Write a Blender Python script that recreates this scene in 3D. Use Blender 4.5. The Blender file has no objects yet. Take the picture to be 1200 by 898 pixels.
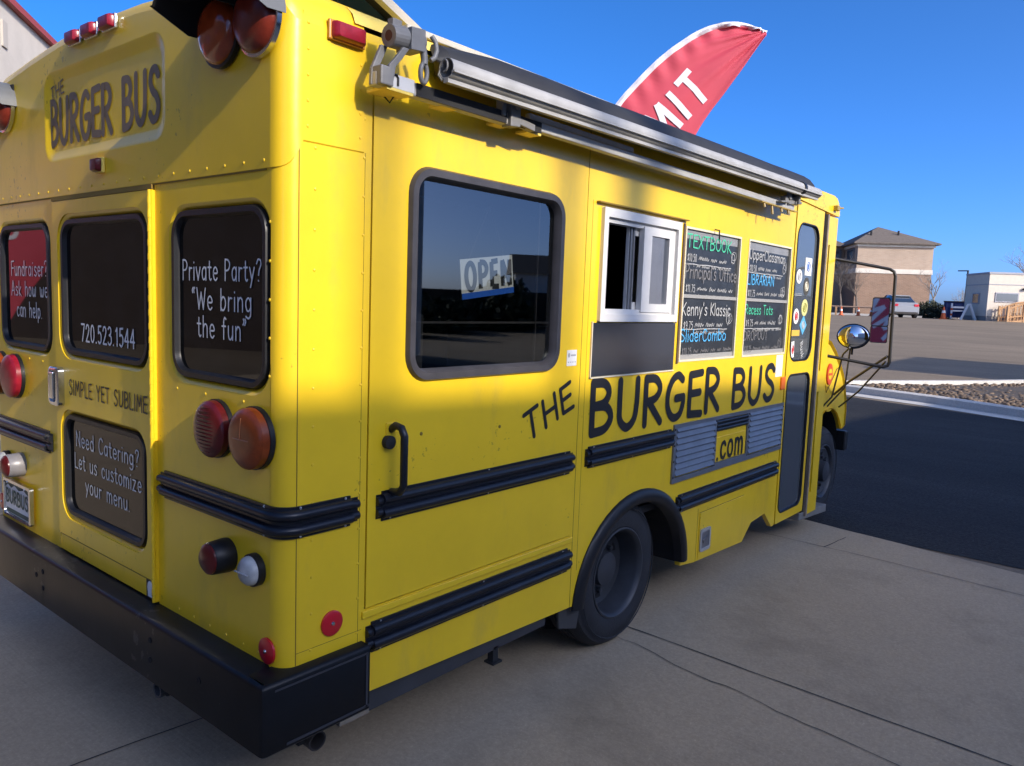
import bpy, bmesh, math, random
from math import sin, cos, pi, radians, atan2, hypot, sqrt
from mathutils import Vector, Matrix, noise

scene = bpy.context.scene
COL = scene.collection
random.seed(7)

# ------------------------------------------------------------------ camera
cam_d = bpy.data.cameras.new("camera")
cam = bpy.data.objects.new("camera", cam_d)
COL.objects.link(cam)
cam_d.sensor_width = 36.0
cam_d.lens = 36.0 * 916.91 / 1200.0
cam_d.clip_start = 0.05
cam_d.clip_end = 6000
Rr = Vector((0.63869, -0.76859, 0.03663))
Up = Vector((0.05807, 0.09561, 0.99372))
Bk = Vector((-0.76727, -0.63255, 0.10570))
M = Matrix.Identity(4)
for i in range(3):
    M[i][0] = Rr[i]; M[i][1] = Up[i]; M[i][2] = Bk[i]
M[0][3], M[1][3], M[2][3] = -1.2874, -1.9049, 1.6855
cam.matrix_world = M
scene.camera = cam

# ------------------------------------------------------------------ sky and sun
SUN_AZ, SUN_EL = radians(-94.0), radians(26.0)      # direction towards the sun
world = bpy.data.worlds.new("World")
scene.world = world
world.use_nodes = True
wn = world.node_tree.nodes
sky = wn.new("ShaderNodeTexSky")
sky.sky_type = 'NISHITA'
sky.sun_disc = False
sky.sun_elevation = SUN_EL
sky.sun_rotation = atan2(cos(SUN_AZ), sin(SUN_AZ)) % (2 * pi)
sky.altitude = 1900
sky.air_density = 0.42
sky.dust_density = 10.0
sky.ozone_density = 6.0
hsv = wn.new("ShaderNodeHueSaturation")
hsv.inputs["Saturation"].default_value = 1.18
world.node_tree.links.new(sky.outputs[0], hsv.inputs["Color"])
world.node_tree.links.new(hsv.outputs[0], wn["Background"].inputs[0])
wn["Background"].inputs[1].default_value = 0.15

sun_d = bpy.data.lights.new("sun", 'SUN')
sun_d.energy = 2.0
sun_d.angle = radians(0.53)
sun_d.color = (1.0, 0.90, 0.76)
sun = bpy.data.objects.new("sun", sun_d)
COL.objects.link(sun)
sdir = Vector((cos(SUN_AZ) * cos(SUN_EL), sin(SUN_AZ) * cos(SUN_EL), sin(SUN_EL)))
sun.rotation_euler = sdir.to_track_quat('Z', 'Y').to_euler()
sun.location = (-5, -20, 20)

scene.view_settings.view_transform = 'Standard'
scene.view_settings.look = 'None'
scene.view_settings.exposure = 1.46
scene.view_settings.gamma = 1.0
scene.cycles.max_bounces = 8
scene.cycles.caustics_reflective = False
scene.cycles.caustics_refractive = False


# ------------------------------------------------------------------ materials
MATS = {}


def mat(name, col, rough=0.5, metal=0.0, var=0.0, scale=4.0, bump=0.0, bscale=60.0, coat=0.0, emit=None,
        dirt=0.0, dirt_col=(0.10, 0.08, 0.06), dscale=3.0, spec=0.5, chips=0.0, chip_col=(0.09, 0.05, 0.02), cscale=38.0):
    if name in MATS:
        return MATS[name]
    m = bpy.data.materials.new(name)
    m.use_nodes = True
    nt = m.node_tree
    b = nt.nodes["Principled BSDF"]
    L = nt.links.new
    b.inputs["Roughness"].default_value = rough
    b.inputs["Metallic"].default_value = metal
    b.inputs["Specular IOR Level"].default_value = spec
    b.inputs["Coat Weight"].default_value = coat
    b.inputs["Coat Roughness"].default_value = 0.12
    b.inputs["Base Color"].default_value = (*col, 1)
    tc = nt.nodes.new("ShaderNodeTexCoord")
    out = None
    if var > 0:
        n = nt.nodes.new("ShaderNodeTexNoise")
        n.inputs["Scale"].default_value = scale
        n.inputs["Detail"].default_value = 6
        n.inputs["Roughness"].default_value = 0.62
        L(tc.outputs["Object"], n.inputs["Vector"])
        mp = nt.nodes.new("ShaderNodeMapRange")
        mp.inputs[1].default_value = 0.3; mp.inputs[2].default_value = 0.7
        L(n.outputs[0], mp.inputs[0])
        mx = nt.nodes.new("ShaderNodeMix"); mx.data_type = 'RGBA'
        mx.inputs[6].default_value = (*[max(0, c * (1 - var)) for c in col], 1)
        mx.inputs[7].default_value = (*[min(1, c * (1 + var)) for c in col], 1)
        L(mp.outputs[0], mx.inputs[0])
        out = mx.outputs[2]
    if dirt > 0:
        n2 = nt.nodes.new("ShaderNodeTexNoise")
        n2.inputs["Scale"].default_value = dscale
        n2.inputs["Detail"].default_value = 8
        n2.inputs["Roughness"].default_value = 0.7
        mpg = nt.nodes.new("ShaderNodeMapping")
        mpg.inputs["Scale"].default_value = (1, 1, 0.35)
        L(tc.outputs["Object"], mpg.inputs[0]); L(mpg.outputs[0], n2.inputs["Vector"])
        rp = nt.nodes.new("ShaderNodeMapRange")
        rp.inputs[1].default_value = 0.56; rp.inputs[2].default_value = 0.78
        rp.inputs[4].default_value = dirt
        L(n2.outputs[0], rp.inputs[0])
        m2 = nt.nodes.new("ShaderNodeMix"); m2.data_type = 'RGBA'
        L(rp.outputs[0], m2.inputs[0])
        if out:
            L(out, m2.inputs[6])
        else:
            m2.inputs[6].default_value = (*col, 1)
        m2.inputs[7].default_value = (*dirt_col, 1)
        out = m2.outputs[2]
        ra = nt.nodes.new("ShaderNodeMath"); ra.operation = 'MULTIPLY_ADD'
        L(rp.outputs[0], ra.inputs[0]); ra.inputs[1].default_value = 0.35; ra.inputs[2].default_value = rough
        L(ra.outputs[0], b.inputs["Roughness"])
    if chips > 0:
        n3 = nt.nodes.new("ShaderNodeTexNoise")
        n3.inputs["Scale"].default_value = cscale; n3.inputs["Detail"].default_value = 3; n3.inputs["Roughness"].default_value = 0.55
        L(tc.outputs["Object"], n3.inputs["Vector"])
        n4 = nt.nodes.new("ShaderNodeTexNoise"); n4.inputs["Scale"].default_value = 2.3; n4.inputs["Detail"].default_value = 4
        L(tc.outputs["Object"], n4.inputs["Vector"])
        mu = nt.nodes.new("ShaderNodeMath"); mu.operation = 'MULTIPLY'
        L(n3.outputs[0], mu.inputs[0]); L(n4.outputs[0], mu.inputs[1])
        rc = nt.nodes.new("ShaderNodeMapRange"); rc.inputs[1].default_value = 0.405; rc.inputs[2].default_value = 0.425; rc.inputs[4].default_value = chips
        L(mu.outputs[0], rc.inputs[0])
        m3 = nt.nodes.new("ShaderNodeMix"); m3.data_type = 'RGBA'
        L(rc.outputs[0], m3.inputs[0])
        if out:
            L(out, m3.inputs[6])
        else:
            m3.inputs[6].default_value = (*col, 1)
        m3.inputs[7].default_value = (*chip_col, 1)
        out = m3.outputs[2]
    if out:
        L(out, b.inputs["Base Color"])
    if bump > 0:
        nb = nt.nodes.new("ShaderNodeTexNoise")
        nb.inputs["Scale"].default_value = bscale
        nb.inputs["Detail"].default_value = 5
        L(tc.outputs["Object"], nb.inputs["Vector"])
        bp = nt.nodes.new("ShaderNodeBump")
        bp.inputs["Strength"].default_value = bump
        bp.inputs["Distance"].default_value = 0.01
        L(nb.outputs[0], bp.inputs["Height"])
        L(bp.outputs[0], b.inputs["Normal"])
    if emit:
        b.inputs["Emission Color"].default_value = (*col, 1)
        b.inputs["Emission Strength"].default_value = emit
    MATS[name] = m
    return m


def glass_mat(name, tint, gloss, gcol=(1, 1, 1), rough=0.015):
    """thin tinted sheet: transparent through, mirror-like at glancing angles"""
    if name in MATS:
        return MATS[name]
    m = bpy.data.materials.new(name)
    m.use_nodes = True
    nt = m.node_tree
    nt.nodes.clear()
    o = nt.nodes.new("ShaderNodeOutputMaterial")
    t = nt.nodes.new("ShaderNodeBsdfTransparent"); t.inputs[0].default_value = (*tint, 1)
    g = nt.nodes.new("ShaderNodeBsdfGlossy"); g.inputs["Roughness"].default_value = rough
    g.inputs[0].default_value = (*gcol, 1)
    f = nt.nodes.new("ShaderNodeFresnel"); f.inputs[0].default_value = 1.5
    a = nt.nodes.new("ShaderNodeMath"); a.operation = 'ADD'; a.use_clamp = True
    a.inputs[1].default_value = gloss
    mx = nt.nodes.new("ShaderNodeMixShader")
    L = nt.links.new
    L(f.outputs[0], a.inputs[0]); L(a.outputs[0], mx.inputs[0])
    L(t.outputs[0], mx.inputs[1]); L(g.outputs[0], mx.inputs[2]); L(mx.outputs[0], o.inputs[0])
    MATS[name] = m
    return m


def lens_mat(name, col, rough=0.12):
    m = mat(name, col, rough=max(rough, 0.28), spec=0.4, var=0.3, scale=22)
    b = m.node_tree.nodes["Principled BSDF"]
    b.inputs["Subsurface Weight"].default_value = 0.0
    return m


YELLOW = mat("school_yellow_paint", (0.80, 0.525, 0.016), rough=0.33, var=0.07, scale=2.1, coat=0.22,
             dirt=0.42, dirt_col=(0.42, 0.30, 0.09), dscale=3.6, bump=0.35, bscale=2.6, chips=0.45, chip_col=(0.16, 0.09, 0.02))
YEDGE = mat("pale_yellow_paint", (0.80, 0.60, 0.12), rough=0.45, var=0.12, scale=9, dirt=0.25,
            dirt_col=(0.55, 0.45, 0.25), dscale=8)  # paler than the body: weathered paint plus sun glare put into the colour
BLACK = mat("black_rubber", (0.009, 0.0095, 0.012), rough=0.42, spec=.35, var=0.2, scale=14, dirt=0.25, dirt_col=(0.05, 0.05, 0.05))
RAIL = mat("black_rail_paint", (0.009, 0.0105, 0.016), rough=0.32, spec=.4, var=0.15, scale=20, dirt=0.2, dirt_col=(0.05, 0.05, 0.055))
RUBBER = mat("grey_black_rubber", (0.045, 0.042, 0.045), rough=0.45, var=0.25, scale=12)
BUMP = mat("black_bumper_paint", (0.006, 0.0065, 0.008), rough=0.36, var=0.3, scale=5, dirt=0.6, dirt_col=(0.030, 0.029, 0.028),
           dscale=4, bump=0.10, bscale=9, chips=0.9, chip_col=(0.05, 0.046, 0.042), cscale=24, spec=0.25)
TYRE = mat("tyre_rubber", (0.016, 0.017, 0.021), rough=0.75, var=0.3, scale=10, bump=0.2, bscale=80)
RIM = mat("dark_wheel_paint", (0.030, 0.033, 0.040), rough=0.5, var=0.3, scale=9)
DARK = mat("dark_underbody", (0.012, 0.012, 0.013), rough=0.8, var=0.3, scale=6)
SEAM = mat("dark_seam", (0.22, 0.14, 0.02), rough=0.8)
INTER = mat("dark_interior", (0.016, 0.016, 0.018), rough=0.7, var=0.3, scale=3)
LETTER = mat("black_lettering_vinyl", (0.012, 0.011, 0.012), rough=0.45)
FADE = mat("faded_brown_lettering", (0.17, 0.12, 0.07), rough=0.55, var=0.12, scale=20)
WLETTER = mat("white_window_lettering", (0.72, 0.72, 0.70), rough=0.6)
CHROME = mat("worn_chrome", (0.62, 0.63, 0.65), rough=0.18, metal=1.0, var=0.15, scale=20)
ALU = mat("weathered_aluminium", (0.40, 0.39, 0.37), rough=0.5, metal=0.2, var=0.14, scale=8, dirt=0.3, dirt_col=(0.28, 0.25, 0.2), dscale=7)
GREYCAST = mat("grey_cast_plastic", (0.18, 0.177, 0.172), rough=0.5, var=0.12, scale=20, dirt=0.3, dirt_col=(0.2, 0.17, 0.13), dscale=12)
WHITEF = mat("white_window_vinyl", (0.60, 0.59, 0.57), rough=0.4, var=0.04, scale=12, dirt=0.2, dirt_col=(0.5, 0.46, 0.4), dscale=9)
REDL = lens_mat("red_lens", (0.20, 0.006, 0.010))
REDL2 = lens_mat("bright_red_lens", (0.24, 0.010, 0.022))
DREDL = lens_mat("dark_red_lens", (0.09, 0.007, 0.008))
AMBERL = lens_mat("amber_lens", (0.22, 0.040, 0.008))
WARNL = lens_mat("warning_red_lens", (0.15, 0.020, 0.010))
CLEARL = lens_mat("clear_lens", (0.36, 0.365, 0.36))
REFL = mat("red_reflector", (0.50, 0.006, 0.018), rough=0.3, coat=0.3)
ORANGE = mat("orange_reflector", (0.80, 0.16, 0.02), rough=0.4)
PAPER = mat("white_paper", (0.74, 0.73, 0.70), rough=0.7, var=0.05, scale=40)
GREYP = mat("grey_paper_print", (0.35, 0.35, 0.36), rough=0.7)
SIDEGLASS = glass_mat("tinted_side_glass", (0.50, 0.52, 0.53), 0.11, (0.56, 0.62, 0.66))
def film_mat(name, col, gloss):
    """dark tinting film on glass: black behind a faint mirror, with dust"""
    m = bpy.data.materials.new(name); m.use_nodes = True
    nt = m.node_tree; nt.nodes.clear(); L = nt.links.new
    o = nt.nodes.new("ShaderNodeOutputMaterial")
    d = nt.nodes.new("ShaderNodeBsdfDiffuse")
    tc = nt.nodes.new("ShaderNodeTexCoord")
    n = nt.nodes.new("ShaderNodeTexNoise"); n.inputs["Scale"].default_value = 7; n.inputs["Detail"].default_value = 8; n.inputs["Roughness"].default_value = .7
    L(tc.outputs["Object"], n.inputs["Vector"])
    r = nt.nodes.new("ShaderNodeMapRange"); r.inputs[1].default_value = .45; r.inputs[2].default_value = .8; r.inputs[3].default_value = 1.0; r.inputs[4].default_value = 3.5
    L(n.outputs[0], r.inputs[0])
    v = nt.nodes.new("ShaderNodeVectorMath"); v.operation = 'SCALE'; v.inputs[0].default_value = col
    L(r.outputs[0], v.inputs["Scale"]); L(v.outputs[0], d.inputs[0])
    g = nt.nodes.new("ShaderNodeBsdfGlossy"); g.inputs["Roughness"].default_value = .02
    f = nt.nodes.new("ShaderNodeLayerWeight"); f.inputs[0].default_value = .25
    a = nt.nodes.new("ShaderNodeMath"); a.operation = 'MULTIPLY_ADD'; a.inputs[1].default_value = .55; a.inputs[2].default_value = gloss; a.use_clamp = True
    L(f.outputs["Fresnel"], a.inputs[0])
    mx = nt.nodes.new("ShaderNodeMixShader")
    L(a.outputs[0], mx.inputs[0]); L(d.outputs[0], mx.inputs[1]); L(g.outputs[0], mx.inputs[2]); L(mx.outputs[0], o.inputs[0])
    return m


REARGLASS = film_mat("black_tinted_rear_glass", (0.004, 0.004, 0.004), 0.07)
DOORGLASS = mat("sky_grey_door_glass", (0.075, 0.085, 0.095), rough=0.06, spec=0.8, coat=0.2)  # base colour lightened to stand in for the reflected sky
CLEARG = glass_mat("clear_pane_glass", (0.75, 0.80, 0.82), 0.75, (0.95, 0.98, 1.0))
CHALKB = mat("chalkboard_glass", (0.026, 0.028, 0.030), rough=0.30, var=0.35, scale=7, spec=0.6)
CREAM = mat("cream_trim", (0.62, 0.56, 0.42), rough=0.5, var=0.08, scale=15)


# ------------------------------------------------------------------ mesh builder
class MB:
    def __init__(self):
        self.v = []; self.f = []; self.mi = []; self.cur = 0

    def add(self, verts, faces):
        n = len(self.v)
        self.v += [tuple(p) for p in verts]
        for f in faces:
            self.f.append([i + n for i in f]); self.mi.append(self.cur)
        return self

    def box(self, x0, x1, y0, y1, z0, z1):
        v = [(x, y, z) for x in (x0, x1) for y in (y0, y1) for z in (z0, z1)]
        return self.add(v, [(0, 1, 3, 2), (4, 6, 7, 5), (0, 4, 5, 1), (2, 3, 7, 6), (0, 2, 6, 4), (1, 5, 7, 3)])

    def obox(self, c, ax, ay, az, hx, hy, hz):
        c = Vector(c); ax = Vector(ax).normalized() * hx; ay = Vector(ay).normalized() * hy; az = Vector(az).normalized() * hz
        v = [c + ax * i + ay * j + az * k for i in (-1, 1) for j in (-1, 1) for k in (-1, 1)]
        return self.add(v, [(0, 1, 3, 2), (4, 6, 7, 5), (0, 4, 5, 1), (2, 3, 7, 6), (0, 2, 6, 4), (1, 5, 7, 3)])

    def loft(self, loops, closed=True, cap0=False, cap1=False):
        n = len(loops[0]); base = len(self.v)
        for l in loops:
            self.v += [tuple(p) for p in l]
        for k in range(len(loops) - 1):
            for i in range(n if closed else n - 1):
                j = (i + 1) % n
                a = base + k * n
                self.f.append([a + i, a + j, a + n + j, a + n + i]); self.mi.append(self.cur)
        if cap0:
            self.f.append([base + i for i in range(n)][::-1]); self.mi.append(self.cur)
        if cap1:
            a = base + (len(loops) - 1) * n
            self.f.append([a + i for i in range(n)]); self.mi.append(self.cur)
        return self

    def lathe(self, c, axis, prof, n=28, ref=None, c0=True, c1=True):
        """prof: list of (distance along axis, radius)"""
        c = Vector(c); ax = Vector(axis).normalized()
        r = Vector(ref) if ref else (Vector((0, 0, 1)) if abs(ax.z) < 0.9 else Vector((1, 0, 0)))
        u = ax.cross(r).normalized(); w = ax.cross(u)
        loops = [[c + ax * h + (u * cos(2 * pi * i / n) + w * sin(2 * pi * i / n)) * max(rad, 1e-4) for i in range(n)] for h, rad in prof]
        return self.loft(loops, True, c0, c1)

    def cyl(self, p0, p1, r, r1=None, n=16):
        p0 = Vector(p0); d = Vector(p1) - p0
        return self.lathe(p0, d, [(0, r), (d.length, r if r1 is None else r1)], n)

    def tube(self, pts, r, n=8, rs=None, close=False):
        pts = [Vector(p) for p in pts]
        loops = []
        prev = None
        N = len(pts)
        for i, p in enumerate(pts):
            if close:
                t = pts[(i + 1) % N] - pts[i - 1]
            else:
                t = pts[min(i + 1, N - 1)] - pts[max(i - 1, 0)]
            t.normalize()
            if prev is None:
                a = Vector((0, 0, 1)) if abs(t.z) < 0.9 else Vector((1, 0, 0))
                u = t.cross(a).normalized()
            else:
                u = (prev - t * prev.dot(t)).normalized()
            prev = u
            w = t.cross(u)
            rr = rs[i] if rs else r
            loops.append([p + (u * cos(2 * pi * k / n) + w * sin(2 * pi * k / n)) * rr for k in range(n)])
        if close:
            loops.append(loops[0])
            return self.loft(loops)
        return self.loft(loops, True, True, True)

    def ball(self, c, rx, ry, rz, n=14, m=8, half=None):
        loops = []
        for k in range(m + 1):
            th = pi * k / m
            loops.append([(c[0] + rx * max(sin(th), 1e-3) * cos(2 * pi * i / n), c[1] + ry * max(sin(th), 1e-3) * sin(2 * pi * i / n), c[2] + rz * cos(th)) for i in range(n)])
        return self.loft(loops, True, True, True)

    def plate(self, outer, holes, f, d0, d1):
        """flat sheet with holes; f(a, b, d) -> xyz"""
        bm = bmesh.new()
        edges = []
        for loop in [outer] + list(holes):
            vs = [bm.verts.new((a, b, 0)) for a, b in loop]
            for i in range(len(vs)):
                edges.append(bm.edges.new((vs[i], vs[(i + 1) % len(vs)])))
        bmesh.ops.triangle_fill(bm, use_beauty=True, use_dissolve=False, edges=edges)
        bm.verts.index_update()
        p = [(v.co.x, v.co.y) for v in bm.verts]
        tris = [[v.index for v in fc.verts] for fc in bm.faces]
        bm.free()
        self.add([f(a, b, d0) for a, b in p], tris)
        self.add([f(a, b, d1) for a, b in p], [t[::-1] for t in tris])
        for loop in [outer] + list(holes):
            self.loft([[f(a, b, d0) for a, b in loop], [f(a, b, d1) for a, b in loop]])
        return self

    def build(self, name, mats, parent=None, smooth=None, bevel=0.0, fix=True, weld=False):
        me = bpy.data.meshes.new(name)
        bm = bmesh.new()
        vs = [bm.verts.new(p) for p in self.v]
        bm.verts.ensure_lookup_table()
        for f, mi in zip(self.f, self.mi):
            try:
                fc = bm.faces.new([vs[i] for i in f]); fc.material_index = mi
            except ValueError:
                pass
        if weld:
            bmesh.ops.remove_doubles(bm, verts=bm.verts, dist=1e-5)
        if fix:
            bmesh.ops.recalc_face_normals(bm, faces=bm.faces)
        bm.to_mesh(me); bm.free()
        if not isinstance(mats, (list, tuple)):
            mats = [mats]
        for m in mats:
            me.materials.append(m)
        if smooth is not None:
            for p in me.polygons:
                p.use_smooth = True
            me.set_sharp_from_angle(angle=radians(smooth))
        o = bpy.data.objects.new(name, me)
        COL.objects.link(o)
        if parent is not None:
            o.parent = parent
        if bevel > 0:
            b = o.modifiers.new("bevel", 'BEVEL'); b.width = bevel; b.segments = 2; b.limit_method = 'ANGLE'; b.angle_limit = radians(40)
        return o


def thing(name, loc, label, cat, rz=0.0, group=None):
    o = bpy.data.objects.new(name, None)
    o.empty_display_size = 0.2
    COL.objects.link(o)
    o.location = loc; o.rotation_euler = (0, 0, rz)
    o["label"] = label; o["category"] = cat
    if group:
        o["group"] = group
    return o


def tag(o, label, cat, group=None):
    o["label"] = label; o["category"] = cat
    if group:
        o["group"] = group
    return o


def struct(o):
    o["kind"] = "structure"
    return o


def copy_thing(root):
    c = root.copy(); COL.objects.link(c)
    for ch in list(root.children):
        d = ch.copy(); COL.objects.link(d); d.parent = c
        for g in list(ch.children):
            e = g.copy(); COL.objects.link(e); e.parent = d
    return c


def rr(a0, a1, b0, b1, r, n=6):
    """rounded rectangle, counter-clockwise"""
    pts = []
    for ca, cb, s in ((a1 - r, b0 + r, -90), (a1 - r, b1 - r, 0), (a0 + r, b1 - r, 90), (a0 + r, b0 + r, 180)):
        for i in range(n + 1):
            t = radians(s + 90 * i / n)
            pts.append((ca + r * cos(t), cb + r * sin(t)))
    return pts


def rect(a0, a1, b0, b1):
    return [(a0, b0), (a1, b0), (a1, b1), (a0, b1)]


def fs(a, b, d):          # right-hand side of the bus: a = x, b = z, d = depth inwards
    return (a, d, b)


def fr(a, b, d):          # rear of the bus: a = y, b = z, d = depth inwards
    return (d, a, b)


def rubber_frame(mb, f, a0, a1, b0, b1, r, w, proud, deep, ns=6):
    """rounded window rubber: bead standing proud of the sheet, inner lip going back to the pane"""
    def L(i, d):
        return [f(a, b, d) for a, b in rr(a0 + i, a1 - i, b0 + i, b1 - i, max(r - i, 0.012), ns)]
    mb.loft([L(0, deep), L(0, 0.0), L(w * 0.18, -proud), L(w * 0.7, -proud), L(w * 0.86, -proud * 0.3), L(w, deep * 0.6), L(w, deep)])


# ------------------------------------------------------------------ stroke lettering
def cr(pts, k=5):
    """catmull-rom through the points"""
    P = [Vector(p) for p in pts]
    if (P[0] - P[-1]).length < 1e-6:
        Q = [P[-2]] + P + [P[1]]
    else:
        Q = [P[0] * 2 - P[1]] + P + [P[-1] * 2 - P[-2]]
    out = []
    for i in range(1, len(Q) - 2):
        p0, p1, p2, p3 = Q[i - 1:i + 3]
        for j in range(k):
            t = j / k
            out.append(0.5 * ((2 * p1) + (p2 - p0) * t + (2 * p0 - 5 * p1 + 4 * p2 - p3) * t * t + (3 * p1 - p0 - 3 * p2 + p3) * t ** 3))
    out.append(P[-1])
    return [(p.x, p.y) for p in out]


def S_(*p):
    return ('l', list(p))


def C_(*p):
    return ('c', list(p))


def oval(cx, cy, rx, ry):
    return C_(*[(cx + rx * cos(pi / 2 + 2 * pi * i / 8), cy + ry * sin(pi / 2 + 2 * pi * i / 8)) for i in range(9)])


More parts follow.
